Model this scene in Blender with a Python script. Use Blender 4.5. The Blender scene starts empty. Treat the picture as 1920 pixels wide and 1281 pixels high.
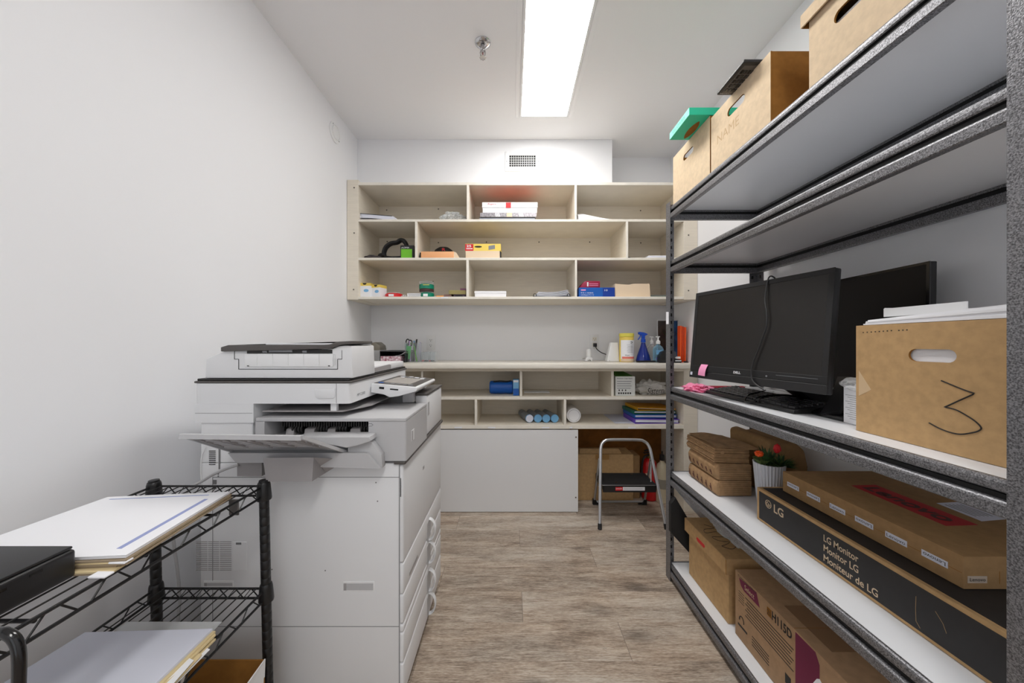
import bpy, bmesh, math, random
from mathutils import Vector, Matrix, noise
random.seed(7)
C = bpy.context.scene.collection
PI = math.pi

# ------------------------------------------------ camera, world, exposure
H = 1.2            # lens height above the floor
F = 640.0          # focal length in pixels of a 1920 wide frame (12 mm on 36 mm)
cam_d = bpy.data.cameras.new('camera'); cam = bpy.data.objects.new('camera', cam_d); C.objects.link(cam)
cam.location = (0, 0, H); cam.rotation_euler = (PI/2, 0, 0)
cam_d.lens = 12.0; cam_d.sensor_width = 36.0; cam_d.shift_y = 0.0013; cam_d.clip_start = 0.02
bpy.context.scene.camera = cam
W = bpy.data.worlds.new('world'); bpy.context.scene.world = W; W.use_nodes = True
W.node_tree.nodes['Background'].inputs[0].default_value = (0.9, 0.95, 1, 1)
W.node_tree.nodes['Background'].inputs[1].default_value = 1.2
vs = bpy.context.scene.view_settings
vs.view_transform = 'Standard'; vs.look = 'None'; vs.gamma = 1.0; vs.use_curve_mapping = False
vs.exposure = -0.02
bpy.context.scene.cycles.max_bounces = 10
bpy.context.scene.cycles.diffuse_bounces = 6
LIGHT = 19.0        # strength of the ceiling light diffusers

# ------------------------------------------------ helpers
def P(px, py, Y): return Vector(((px-960)*Y/F, Y, H-(py-643)*Y/F))
def PXc(px, py, X):
    Y = X*F/(px-960); return Vector((X, Y, H-(py-643)*Y/F))
def PZc(px, py, Z):
    Y = (H-Z)*F/(py-643); return Vector(((px-960)*Y/F, Y, Z))

def wloc(o):
    v = Vector((0, 0, 0))
    while o is not None:
        v += o.location; o = o.parent
    return v

def tag(o, label=None, cat=None, group=None, kind=None):
    if label: o['label'] = label
    if cat: o['category'] = cat
    if group: o['group'] = group
    if kind: o['kind'] = kind
    return o

def thing(name, label, cat, loc, group=None):
    o = bpy.data.objects.new(name, None); C.objects.link(o); o.location = loc
    o.empty_display_size = .05
    return tag(o, label, cat, group)

def dup(o, parent=None):
    c = o.copy(); C.objects.link(c); c.parent = parent
    for ch in list(o.children): dup(ch, c)
    return c

class MB:
    """collects shapes in world coordinates and links them as one mesh object"""
    def __init__(s, M=None): s.V = []; s.Fc = []; s.FM = []; s.mi = 0; s.M = M
    def add(s, vs_, fs):
        b = len(s.V)
        for v in vs_:
            v = Vector(v)
            s.V.append(s.M @ v if s.M else v)
        for f in fs: s.Fc.append([b+i for i in f]); s.FM.append(s.mi)
        return s
    def frombm(s, bm):
        bm.verts.ensure_lookup_table()
        bm.verts.index_update()
        s.add([v.co.copy() for v in bm.verts], [[v.index for v in f.verts] for f in bm.faces]); bm.free()
    def box(s, x0, x1, y0, y1, z0, z1, bev=0, seg=2, rz=0, rx=0, ry=0, which=None):
        bm = bmesh.new()
        bmesh.ops.create_cube(bm, size=1)
        for v in bm.verts: v.co = Vector((v.co.x*(x1-x0), v.co.y*(y1-y0), v.co.z*(z1-z0)))
        if bev:
            es = [e for e in bm.edges if which is None or which(((e.verts[0].co+e.verts[1].co)/2), (e.verts[1].co-e.verts[0].co))]
            bmesh.ops.bevel(bm, geom=es, offset=bev, segments=seg, profile=.5, affect='EDGES')
        T = Matrix.Translation(((x0+x1)/2, (y0+y1)/2, (z0+z1)/2))
        if rz or rx or ry: T = T @ Matrix.Rotation(rz, 4, 'Z') @ Matrix.Rotation(ry, 4, 'Y') @ Matrix.Rotation(rx, 4, 'X')
        bmesh.ops.transform(bm, matrix=T, verts=bm.verts)
        s.frombm(bm); return s
    def cyl(s, p0, p1, r0, r1=None, seg=24):
        r1 = r0 if r1 is None else r1
        p0 = Vector(p0); p1 = Vector(p1); d = (p1-p0)
        q = d.to_track_quat('Z', 'Y').to_matrix()
        vs_ = []
        for k in range(seg):
            a = 2*PI*k/seg; u = q @ Vector((math.cos(a), math.sin(a), 0))
            vs_ += [p0+u*r0, p1+u*r1]
        fs = [[2*k, 2*((k+1) % seg), 2*((k+1) % seg)+1, 2*k+1] for k in range(seg)]
        fs.append([2*k for k in reversed(range(seg))]); fs.append([2*k+1 for k in range(seg)])
        return s.add(vs_, fs)
    def tube(s, pts, r, seg=8, closed=False, flat=1.0):
        pts = [Vector(p) for p in pts]; n = len(pts)
        vs_ = []; fs = []
        up = None
        for i, p in enumerate(pts):
            if closed: t = (pts[(i+1) % n]-pts[i-1])
            else: t = pts[min(i+1, n-1)]-pts[max(i-1, 0)]
            t.normalize()
            if up is None:
                up = Vector((0, 0, 1)) if abs(t.z) < .9 else Vector((1, 0, 0))
            up = (up - t*up.dot(t)).normalized(); sd = t.cross(up)
            rr = r[i] if isinstance(r, (list, tuple)) else r
            for k in range(seg):
                a = 2*PI*k/seg
                vs_.append(p+up*math.cos(a)*rr+sd*math.sin(a)*rr*flat)
        m = n if closed else n-1
        for i in range(m):
            j = (i+1) % n
            for k in range(seg):
                l = (k+1) % seg
                fs.append([i*seg+k, j*seg+k, j*seg+l, i*seg+l])
        if not closed:
            fs.append([k for k in range(seg)]); fs.append([(n-1)*seg+k for k in reversed(range(seg))])
        return s.add(vs_, fs)
    def lathe(s, prof, c=(0, 0, 0), seg=32, flute=0, nfl=0, sx=1, sy=1):
        c = Vector(c); vs_ = []; fs = []; n = len(prof)
        for k in range(seg):
            a = 2*PI*k/seg
            for i, (r, z) in enumerate(prof):
                rr = r*(1+flute*math.cos(nfl*a)) if flute else r
                vs_.append(c+Vector((rr*math.cos(a)*sx, rr*math.sin(a)*sy, z)))
        for k in range(seg):
            l = (k+1) % seg
            for i in range(n-1): fs.append([k*n+i, l*n+i, l*n+i+1, k*n+i+1])
        if prof[0][0] > 1e-5: fs.append([k*n for k in reversed(range(seg))])
        if prof[-1][0] > 1e-5: fs.append([k*n+n-1 for k in range(seg)])
        return s.add(vs_, fs)
    def prism(s, poly, axis, a0, a1, bev=0, seg=2):
        """poly in the two remaining axes (x,z for 'Y'; y,z for 'X'; x,y for 'Z')"""
        bm = bmesh.new()
        def mk(p, a):
            return {'Y': (p[0], a, p[1]), 'X': (a, p[0], p[1]), 'Z': (p[0], p[1], a)}[axis]
        A = [bm.verts.new(mk(p, a0)) for p in poly]; B = [bm.verts.new(mk(p, a1)) for p in poly]
        n = len(poly)
        bm.faces.new(A); bm.faces.new(list(reversed(B)))
        for i in range(n): bm.faces.new([A[i], B[i], B[(i+1) % n], A[(i+1) % n]])
        bmesh.ops.recalc_face_normals(bm, faces=bm.faces)
        if bev: bmesh.ops.bevel(bm, geom=list(bm.edges), offset=bev, segments=seg, profile=.5, affect='EDGES')
        s.frombm(bm); return s
    def blob(s, c, r, seed=0, amp=.3, freq=3, sub=4, floor=None, sharp=False):
        bm = bmesh.new(); bmesh.ops.create_icosphere(bm, subdivisions=sub, radius=1)
        for v in bm.verts:
            n = noise.noise(v.co*freq+Vector((seed*7.3, seed*3.1, seed)))
            if sharp: n = abs(n)*2-.5
            k = 1+amp*n+amp*.4*noise.noise(v.co*freq*2.7+Vector((seed, 5, seed)))
            v.co = Vector((c[0]+v.co.x*r[0]*k, c[1]+v.co.y*r[1]*k, c[2]+v.co.z*r[2]*k))
            if floor is not None and v.co.z < floor: v.co.z = floor
        s.frombm(bm); return s
    def sheet(s, pts4, t=.0005, nx=1, ny=1, fn=None):
        """thin slab on four corners (counter-clockwise) with thickness t along its normal"""
        a, b, c, d = [Vector(p) for p in pts4]
        nrm = (b-a).cross(d-a).normalized()
        top = []; 
        for j in range(ny+1):
            for i in range(nx+1):
                u = i/nx; v = j/ny
                p = a*(1-u)*(1-v)+b*u*(1-v)+c*u*v+d*(1-u)*v
                if fn: p = p+nrm*fn(u, v)
                top.append(p)
        N = len(top); vs_ = [p-nrm*0 for p in top]+[p-nrm*t for p in top]
        fs = []; w = nx+1
        for j in range(ny):
            for i in range(nx):
                q = [j*w+i, j*w+i+1, (j+1)*w+i+1, (j+1)*w+i]
                fs.append(q); fs.append([N+k for k in reversed(q)])
        for i in range(nx):
            fs.append([i, N+i, N+i+1, i+1]); o = ny*w; fs.append([o+i+1, N+o+i+1, N+o+i, o+i])
        for j in range(ny):
            fs.append([(j+1)*w, N+(j+1)*w, N+j*w, j*w]); o = nx; fs.append([j*w+o, N+j*w+o, N+(j+1)*w+o, (j+1)*w+o])
        return s.add(vs_, fs)
    def build(s, name, mats, parent=None, loc=None, sharp=35):
        if not isinstance(mats, (list, tuple)): mats = [mats]
        if parent is None:
            if loc is None:
                xs = [v.x for v in s.V]; ys = [v.y for v in s.V]; zs = [v.z for v in s.V]
                loc = Vector(((min(xs)+max(xs))/2, (min(ys)+max(ys))/2, min(zs)))
            off = Vector(loc)
        else: off = wloc(parent)
        me = bpy.data.meshes.new(name); me.from_pydata([v-off for v in s.V], [], s.Fc)
        for m in mats: me.materials.append(m)
        me.polygons.foreach_set('material_index', s.FM)
        me.polygons.foreach_set('use_smooth', [True]*len(s.FM))
        me.update()
        me.set_sharp_from_angle(angle=math.radians(sharp))
        o = bpy.data.objects.new(name, me); C.objects.link(o)
        if parent is None: o.location = loc
        else: o.parent = parent
        return o

def frame(o, xd, yd):
    xd = Vector(xd).normalized(); yd = Vector(yd).normalized(); zd = xd.cross(yd)
    M = Matrix((xd, yd, zd)).transposed().to_4x4(); M.translation = Vector(o); return M

def lettering(body, parent, mat, origin, xd, yd, width=None, height=None, name='lettering', ext=.0003, fit=None, shear=0, bold=0):
    cu = bpy.data.curves.new('t', 'FONT'); cu.body = body; cu.size = 1; cu.resolution_u = 3; cu.shear = shear
    cu.offset = bold
    ob = bpy.data.objects.new('t', cu); C.objects.link(ob)
    dg = bpy.context.evaluated_depsgraph_get(); dg.update()
    me = bpy.data.meshes.new_from_object(ob.evaluated_get(dg))
    bpy.data.objects.remove(ob)
    xs = [v.co.x for v in me.vertices]; ys = [v.co.y for v in me.vertices]
    w = max(xs)-min(xs); h = max(ys)-min(ys)
    sx = (width/w) if width else None; sy = (height/h) if height else None
    if sx is None: sx = sy
    if sy is None: sy = sx
    M = frame(origin, xd, yd)
    x0 = min(xs); y0 = min(ys)
    off = wloc(parent)
    for v in me.vertices:
        v.co = (M @ Vector(((v.co.x-x0)*sx, (v.co.y-y0)*sy, ext)))-off
    me.name = name; me.materials.clear(); me.materials.append(mat)
    o = bpy.data.objects.new(name, me); C.objects.link(o); o.parent = parent
    return o

# ------------------------------------------------ materials
def lin(c):
    return tuple(((v/255)/12.92 if v/255 <= .04045 else ((v/255+.055)/1.055)**2.4) for v in c)+(1,)
def mat(name, col, rough=.5, metal=0, spec=.5, var=0, vscale=20, bump=0, bscale=200, stretch=None, col2=None, trans=0, alpha=None, coat=0):
    m = bpy.data.materials.new(name); m.use_nodes = True; nt = m.node_tree; b = nt.nodes['Principled BSDF']
    b.inputs['Base Color'].default_value = lin(col); b.inputs['Roughness'].default_value = rough
    b.inputs['Metallic'].default_value = metal; b.inputs['Specular IOR Level'].default_value = spec
    b.inputs['Coat Weight'].default_value = coat
    if trans: b.inputs['Transmission Weight'].default_value = trans
    tc = nt.nodes.new('ShaderNodeTexCoord'); mp = nt.nodes.new('ShaderNodeMapping')
    nt.links.new(tc.outputs['Object'], mp.inputs[0])
    if stretch: mp.inputs['Scale'].default_value = stretch
    n = nt.nodes.new('ShaderNodeTexNoise'); n.inputs['Scale'].default_value = vscale; n.inputs['Detail'].default_value = 4
    nt.links.new(mp.outputs[0], n.inputs['Vector'])
    if var or col2:
        r = nt.nodes.new('ShaderNodeValToRGB')
        c2 = col2 or tuple(max(0, v*(1-var)) for v in col)
        r.color_ramp.elements[0].position = .35; r.color_ramp.elements[1].position = .65
        r.color_ramp.elements[0].color = lin(c2); r.color_ramp.elements[1].color = lin(col)
        nt.links.new(n.outputs['Fac'], r.inputs[0]); nt.links.new(r.outputs[0], b.inputs['Base Color'])
    if bump:
        n2 = nt.nodes.new('ShaderNodeTexNoise'); n2.inputs['Scale'].default_value = bscale; n2.inputs['Detail'].default_value = 2
        nt.links.new(mp.outputs[0], n2.inputs['Vector'])
        bp = nt.nodes.new('ShaderNodeBump'); bp.inputs['Strength'].default_value = bump; bp.inputs['Distance'].default_value = .001
        nt.links.new(n2.outputs['Fac'], bp.inputs['Height']); nt.links.new(bp.outputs[0], b.inputs['Normal'])
    return m
def clear(name, col=(248, 250, 251), gloss=.06, tint=.985, rough=.08):
    m = bpy.data.materials.new(name); m.use_nodes = True; nt = m.node_tree
    for n in list(nt.nodes): nt.nodes.remove(n)
    o = nt.nodes.new('ShaderNodeOutputMaterial'); mx = nt.nodes.new('ShaderNodeMixShader')
    t = nt.nodes.new('ShaderNodeBsdfTransparent'); t.inputs[0].default_value = tuple(v*tint for v in lin(col)[:3])+(1,)
    g = nt.nodes.new('ShaderNodeBsdfPrincipled'); g.inputs['Base Color'].default_value = lin(col); g.inputs['Roughness'].default_value = rough
    lw = nt.nodes.new('ShaderNodeLayerWeight'); lw.inputs[0].default_value = .35
    ma = nt.nodes.new('ShaderNodeMath'); ma.operation = 'ADD'; ma.inputs[1].default_value = gloss; ma.use_clamp = True
    ml = nt.nodes.new('ShaderNodeMath'); ml.operation = 'MULTIPLY'; ml.inputs[1].default_value = .6
    nt.links.new(lw.outputs['Facing'], ml.inputs[0]); nt.links.new(ml.outputs[0], ma.inputs[0])
    nt.links.new(ma.outputs[0], mx.inputs[0]); nt.links.new(t.outputs[0], mx.inputs[1]); nt.links.new(g.outputs[0], mx.inputs[2])
    nt.links.new(mx.outputs[0], o.inputs[0]); return m
def emit(name, col, s):
    m = bpy.data.materials.new(name); m.use_nodes = True; nt = m.node_tree; b = nt.nodes['Principled BSDF']
    b.inputs['Emission Color'].default_value = lin(col); b.inputs['Emission Strength'].default_value = s
    b.inputs['Base Color'].default_value = lin(col); return m

def floor_mat():
    m = bpy.data.materials.new('vinyl_plank'); m.use_nodes = True; nt = m.node_tree; L = nt.links; b = nt.nodes['Principled BSDF']
    def N(t, **k):
        n = nt.nodes.new(t)
        for a, v in k.items(): setattr(n, a, v)
        return n
    def M(op, a, c=None, d=None):
        n = N('ShaderNodeMath', operation=op)
        for i, x in enumerate((a, c, d)):
            if x is None: continue
            if isinstance(x, (int, float)): n.inputs[i].default_value = x
            else: L.new(x, n.inputs[i])
        return n.outputs[0]
    geo = N('ShaderNodeNewGeometry'); sp = N('ShaderNodeSeparateXYZ'); L.new(geo.outputs['Position'], sp.inputs[0])
    row_f = M('DIVIDE', M('SUBTRACT', sp.outputs[1], 1.286), .180)
    row = M('FLOOR', row_f); fy = M('SUBTRACT', row_f, row)
    xs = M('DIVIDE', M('ADD', M('SUBTRACT', sp.outputs[0], .454), M('MULTIPLY', row, .407)), 1.221)
    col = M('FLOOR', xs); fx = M('SUBTRACT', xs, col)
    # seams
    ey = M('MINIMUM', fy, M('SUBTRACT', 1.0, fy)); ex = M('MINIMUM', fx, M('SUBTRACT', 1.0, fx))
    sy = M('LESS_THAN', ey, .004); sx = M('LESS_THAN', ex, .0009)
    seam = M('MAXIMUM', M('MULTIPLY', sy, .35), sx)
    cb = N('ShaderNodeCombineXYZ'); L.new(row, cb.inputs[0]); L.new(col, cb.inputs[1])
    wn = N('ShaderNodeTexWhiteNoise', noise_dimensions='3D'); L.new(cb.outputs[0], wn.inputs[0])
    # grain
    off = N('ShaderNodeVectorMath', operation='MULTIPLY_ADD'); L.new(wn.outputs['Color'], off.inputs[0]); off.inputs[1].default_value = (9, 9, 9); L.new(geo.outputs['Position'], off.inputs[2])
    def grain(scale, st, det=6, dist=0):
        mp = N('ShaderNodeMapping'); mp.inputs['Scale'].default_value = st; L.new(off.outputs[0], mp.inputs[0])
        n = N('ShaderNodeTexNoise'); n.inputs['Scale'].default_value = scale; n.inputs['Detail'].default_value = det; n.inputs['Distortion'].default_value = dist; n.inputs['Roughness'].default_value = .62
        L.new(mp.outputs[0], n.inputs['Vector']); return n.outputs['Fac']
    g1 = grain(3.2, (1, 5, 1), 8, .6); g2 = grain(14, (1, 14, 1), 6, .2); g3 = grain(60, (1, 9, 1), 3)
    r1 = N('ShaderNodeValToRGB'); e = r1.color_ramp.elements
    e[0].position = .28; e[0].color = lin((124, 110, 98)); e[1].position = .72; e[1].color = lin((206, 197, 185))
    k = e.new(.5); k.color = lin((176, 161, 146))
    mixg = M('ADD', M('MULTIPLY', g1, .34), M('ADD', M('MULTIPLY', g2, .36), M('MULTIPLY', g3, .30)))
    mixg = M('ADD', mixg, M('MULTIPLY', M('SUBTRACT', wn.outputs['Value'], .5), .05))
    mixg = M('ADD', M('MULTIPLY', M('SUBTRACT', mixg, .5), 2.3), .5)
    L.new(mixg, r1.inputs[0])
    # greyish and reddish tint areas
    g4 = grain(2.2, (1, 2.5, 1), 3, .4)
    tint = N('ShaderNodeMix', data_type='RGBA', blend_type='MULTIPLY'); 
    r2 = N('ShaderNodeValToRGB'); r2.color_ramp.elements[0].position = .35; r2.color_ramp.elements[0].color = (1.0, .95, .90, 1); r2.color_ramp.elements[1].position = .65; r2.color_ramp.elements[1].color = (.97, .99, 1, 1)
    L.new(g4, r2.inputs[0]); tint.inputs[0].default_value = 1; L.new(r1.outputs[0], tint.inputs[6]); L.new(r2.outputs[0], tint.inputs[7])
    # dark cracks + knots
    cr = grain(5.5, (1, 11, 1), 3, 1.2)
    crk = M('MULTIPLY', M('LESS_THAN', M('ABSOLUTE', M('SUBTRACT', cr, .5)), .010), M('GREATER_THAN', g2, .54))
    mpv = N('ShaderNodeMapping'); mpv.inputs['Scale'].default_value = (2.4, 5.0, 1); L.new(off.outputs[0], mpv.inputs[0])
    vo = N('ShaderNodeTexVoronoi'); vo.inputs['Scale'].default_value = 1.0; L.new(mpv.outputs[0], vo.inputs['Vector'])
    kn = N('ShaderNodeMapRange'); kn.inputs[1].default_value = .05; kn.inputs[2].default_value = .21; kn.inputs[3].default_value = .62; kn.inputs[4].default_value = 0
    L.new(M('ADD', vo.outputs['Distance'], M('MULTIPLY', M('SUBTRACT', g2, .5), .16)), kn.inputs[0])
    dark = M('MAXIMUM', M('MAXIMUM', M('MULTIPLY', seam, .6), M('MULTIPLY', crk, .42)), kn.outputs[0])
    mx = N('ShaderNodeMix', data_type='RGBA'); L.new(dark, mx.inputs[0]); L.new(tint.outputs[2], mx.inputs[6]); mx.inputs[7].default_value = lin((72, 64, 58))
    L.new(mx.outputs[2], b.inputs['Base Color']); b.inputs['Roughness'].default_value = .5; b.inputs['Specular IOR Level'].default_value = .35
    bp = N('ShaderNodeBump'); bp.inputs['Strength'].default_value = .25; bp.inputs['Distance'].default_value = .002
    L.new(M('SUBTRACT', mixg, M('MULTIPLY', seam, .8)), bp.inputs['Height']); L.new(bp.outputs[0], b.inputs['Normal'])
    return m

WALL = mat('wall_paint', (238, 239, 242), .7, spec=.2, bump=.05, bscale=500)
CEIL = mat('ceiling_paint', (240, 240, 242), .85, spec=.15, bump=.05, bscale=400)
FLOOR = floor_mat()
CREAM = mat('cream_laminate', (230, 222, 207), .5, spec=.3, var=.025, vscale=9, stretch=(1, 1, 12))
CREAM_EDGE = mat('cream_edge', (236, 231, 220), .45, spec=.35, var=.04, vscale=14)
COUNTER = mat('counter_laminate', (230, 225, 214), .3, spec=.5, var=.03, vscale=8, stretch=(.5, 4, 1))
WHITEP = mat('white_melamine', (226, 227, 229), .35, spec=.45)
WHITEEDGE = mat('white_edge', (240, 240, 240), .5)
WHITE = mat('white_plastic', (234, 235, 236), .4)
SCREWM = mat('screw_metal', (120, 115, 105), .4, metal=.6)
CHROME = mat('chrome', (196, 196, 198), .12, metal=1)
HAMMER = mat('hammertone_steel', (150, 150, 154), .36, metal=.6, col2=(80, 80, 83), vscale=420, bump=.6, bscale=420)
GROOVE = mat('groove_dark', (26, 26, 28), .6, metal=.3)
SHELFB = mat('shelf_board', (226, 228, 232), .4, spec=.45)
KRAFT = mat('kraft_card', (218, 196, 166), .8, spec=.15, var=.05, vscale=60)
KRAFT_D = mat('kraft_tan', (190, 156, 112), .8, spec=.15, var=.07, vscale=50)
KRAFT_B = mat('kraft_brown', (164, 131, 92), .82, spec=.15, var=.06, vscale=50)
KRAFT_IN = mat('kraft_inner', (150, 104, 50), .85, spec=.1, var=.08, vscale=40)
BAGPAPER = mat('bag_paper', (176, 142, 106), .8, spec=.15, var=.12, vscale=40, bump=.3, bscale=120)
CARTON_RAW = mat('carton_underside', (150, 118, 78), .85, spec=.1, var=.08, vscale=45)
PAPER = mat('paper', (238, 239, 243), .7, spec=.2)
PAPER2 = mat('paper_bluish', (220, 223, 236), .7, spec=.2)
FOLDT = mat('folder_taupe', (158, 142, 120), .75, spec=.2)
MANILA = mat('manila', (222, 203, 160), .75, spec=.2)
BLACK = mat('black_plastic', (28, 28, 30), .4, spec=.5)
BLACKM = mat('black_matte', (22, 22, 24), .65, bump=.2, bscale=600)
BLACKG = mat('black_gloss', (14, 14, 16), .16, spec=.6)
SCREEN = mat('lcd_screen', (36, 34, 33), .3, spec=.35)
DKGREY = mat('dark_grey_plastic', (84, 80, 78), .42)
CWHITE = mat('copier_white', (226, 227, 229), .45, spec=.4, bump=.06, bscale=700)
CGREY = mat('copier_grey', (188, 188, 190), .5, spec=.35, bump=.08, bscale=700)
CGREY2 = mat('copier_midgrey', (160, 157, 158), .5, spec=.35)
CDARK = mat('copier_dark', (30, 29, 29), .5)
GREY = mat('grey_plastic', (130, 132, 136), .5)
ALU = mat('aluminium_tube', (200, 202, 206), .28, metal=.85)
WIRE = mat('black_epoxy_wire', (20, 20, 22), .35, spec=.5)
INK = mat('black_ink', (32, 28, 28), .6)
RED = mat('red', (205, 28, 36), .45)
REDD = mat('fire_red', (200, 20, 26), .3, coat=.4)
ORANGE = mat('orange', (240, 84, 16), .4)
ORNG2 = mat('orange_card', (232, 172, 122), .6)
PINK = mat('pink', (246, 140, 180), .45)
PINKN = mat('pink_note', (246, 160, 200), .7)
MAROON = mat('maroon', (150, 20, 62), .5)
BURG = mat('burgundy_print', (112, 28, 64), .7)
LRED = mat('banner_red', (176, 34, 40), .7)
GREEN = mat('green', (0, 128, 100), .35)
LIME = mat('lime', (110, 190, 40), .5)
TEAL = mat('teal_card', (40, 200, 160), .55)
TEALL = mat('pale_teal', (130, 222, 196), .6)
BLUE = mat('blue', (8, 88, 176), .45)
BLUEC = mat('blue_cap', (20, 80, 200), .35)
SKYB = mat('sky_blue', (120, 178, 222), .45)
PURPLE = mat('purple', (104, 66, 190), .4)
YELLOW = mat('yellow', (236, 208, 96), .5)
YEL2 = mat('golden_yellow', (226, 168, 32), .5)
CREAMB = mat('beige_card', (226, 204, 176), .7)
TAUPE = mat('taupe', (150, 138, 88), .6)
LPINK = mat('lilac', (200, 170, 215), .4)
SILVER = mat('silver_print', (176, 172, 178), .35, metal=.3, var=.25, vscale=90)
GREYBAG = mat('grey_bag', (206, 203, 198), .55, bump=.3, bscale=60)
CLEAR = clear('clear_plastic')
CLEARF = clear('clear_film', gloss=.22, rough=.2)
CLEART = clear('clear_tape', gloss=.03, rough=.2)
BLUECLEAR = clear('blue_plastic', (30, 70, 190), gloss=.35, tint=.85)
GEL = clear('gel', (170, 210, 230), gloss=.2)
LEAF = mat('leaf', (52, 92, 48), .5, var=.35, vscale=60)
LEAF2 = mat('leaf_olive', (96, 120, 58), .5, var=.3, vscale=60)
LIGHTM = emit('light_diffuser', (255, 253, 250), LIGHT)
POTM = mat('white_ceramic', (206, 210, 218), .4)
CORK = mat('hardboard', (140, 92, 44), .8, spec=.1, var=.12, vscale=20)
# ------------------------------------------------ room
XL, XR, YB, YR, ZC = -1.172, 1.318, 2.84, -1.7, 2.742
def struct(name, m, mats): o = m.build(name, mats); o['kind'] = 'structure'; return o
struct('floor', MB().box(XL-.1, XR+.1, YR-.1, YB+.1, -.05, 0), FLOOR)
struct('ceiling', MB().box(XL-.1, XR+.1, YR-.1, YB+.1, ZC, ZC+.05), CEIL)
struct('wall_left', MB().box(XL-.1, XL, YR-.1, YB+.1, 0, ZC), WALL)
struct('wall_right', MB().box(XR, XR+.1, YR-.1, YB+.1, 0, ZC), WALL)
struct('wall_back', MB().box(XL, XR, YB, YB+.1, 0, ZC), WALL)
struct('wall_front', MB().box(XL, -.35, YR-.1, YR, 0, ZC).box(.6, XR, YR-.1, YR, 0, ZC).box(-.35, .6, YR-.1, YR, 2.1, ZC), WALL)   # unseen opening added behind the viewer so world light fills the room
struct('wall_soffit', MB().box(XL, .76, 2.586, YB, 2.343, ZC, bev=.002, seg=1), WALL)
m = MB()
m.box(XL, XL+.012, YR, 1.0, 0, .1).box(XL, XL+.012, 1.0, 2.3, 0, .1)
struct('baseboard_left', m, WHITE)
struct('baseboard_right', MB().box(XR-.012, XR, YR, 2.4, 0, .1), WHITE)

# ceiling light fixtures
def ceiling_light(y0, y1, label):
    x0, x1 = .065, .369
    t = thing('ceiling_light', label, 'ceiling light', ((x0+x1)/2, (y0+y1)/2, ZC-.004))
    f = MB(); w = .014; z0, z1 = ZC-.006, ZC+.0
    f.box(x0-w, x0, y0-w, y1+w, z0, z1, .002).box(x1, x1+w, y0-w, y1+w, z0, z1, .002)
    f.box(x0, x1, y0-w, y0, z0, z1, .002).box(x0, x1, y1, y1+w, z0, z1, .002)
    f.build('frame', WHITE, t)
    g = MB(); k = .028
    g.box(x0-w-k, x0-w-.002, y0-w-k, y1+w+.004, ZC-.0025, ZC, .0008).box(x1+w+.002, x1+w+k, y0-w-k, y1+w+.004, ZC-.0025, ZC, .0008)
    g.build('trim_flange', CEIL, t)
    d = MB().box(x0, x1, y0, y1, ZC-.003, ZC-.001); d.build('diffuser', LIGHTM, t)
ceiling_light(1.09, 2.314, 'long white recessed ceiling light panel glowing over the aisle')
ceiling_light(-1.25, -.03, 'unseen second ceiling light panel, nearer the added fill-light opening behind the viewer')

# sprinkler
c = Vector((-.150, 1.753, ZC))
t = thing('fire_sprinkler', 'chrome pendant fire sprinkler head under the ceiling left of the light', 'sprinkler', c)
m = MB().lathe([(.040, 0), (.040, -.003), (.036, -.008), (.028, -.012), (.020, -.014), (.018, -.010), (.0, -.010)][::-1], c, 36); m.build('escutcheon', CHROME, t)
m = MB().lathe([(.0, -.055), (.009, -.055), (.010, -.048), (.008, -.04), (.013, -.036), (.013, -.026), (.010, -.022), (.012, -.008), (.0, -.008)], c, 20)
for s in (-1, 1): m.tube([c+Vector((s*.009, 0, -.036)), c+Vector((s*.014, 0, -.052)), c+Vector((s*.011, 0, -.066)), c+Vector((0, 0, -.074))], .0025, 8)
m.build('sprinkler_body', CHROME, t)
m = MB().cyl(c+Vector((0, 0, -.046)), c+Vector((0, 0, -.072)), .0025); m.build('glass_bulb', mat('bulb_liquid', (120, 60, 60), .2), t)
m = MB().lathe([(0, -.079), (.0155, -.079), (.0155, -.077), (0, -.075)], c, 16, flute=.12, nfl=8); m.build('deflector', CHROME, t)

# round disc on left wall
c = Vector((XL, 2.2525, 2.587))
t = thing('wall_cover_plate', 'round white cover plate high on the left wall', 'cover plate', c)
M_ = Matrix.Translation(c) @ Matrix.Rotation(PI/2, 4, 'Y')
m = MB(M_).lathe([(.064, 0), (.064, .006), (.058, .010), (.048, .011), (.046, .007), (.044, .007), (.042, .012), (.0, .013)], (0, 0, 0), 40); m.build('plate', WHITE, t)
for a in (PI*.25, PI*1.25): MB(M_).cyl((math.cos(a)*.053, math.sin(a)*.053, .009), (math.cos(a)*.053, math.sin(a)*.053, .013), .003, seg=10).build('screw', GREY, t)

# air vent on the soffit
x0, x1, z0, z1, Y = -.0525, .211, 2.497, 2.646, 2.586
t = thing('air_vent', 'white rectangular air vent grille above the wall shelves', 'vent', ((x0+x1)/2, Y, z0))
gx0, gx1, gz0, gz1 = -.020, .178, 2.533, 2.618
m = MB().box(x0, gx0, Y-.006, Y, z0, z1, .0015).box(gx1, x1, Y-.006, Y, z0, z1, .0015).box(gx0, gx1, Y-.006, Y, z0, gz0, .0015).box(gx0, gx1, Y-.006, Y, gz1, z1, .0015)
m.build('frame', WHITE, t)
MB().box(gx0, gx1, Y-.0008, Y, gz0, gz1).build('duct_backing', BLACKM, t)
m = MB()
for k in range(1, 12): x = gx0+(gx1-gx0)*k/12; m.box(x-.0014, x+.0014, Y-.006, Y-.002, gz0, gz1)
for k in range(1, 5): z = gz0+(gz1-gz0)*k/5; m.box(gx0, gx1, Y-.004, Y-.0015, z-.0012, z+.0012)
m.build('grille', WHITE, t)
for x in (x0+.012, x1-.012): MB().cyl((x, Y-.008, (z0+z1)/2), (x, Y-.005, (z0+z1)/2), .003, seg=10).build('screw', GREY, t)

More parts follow.
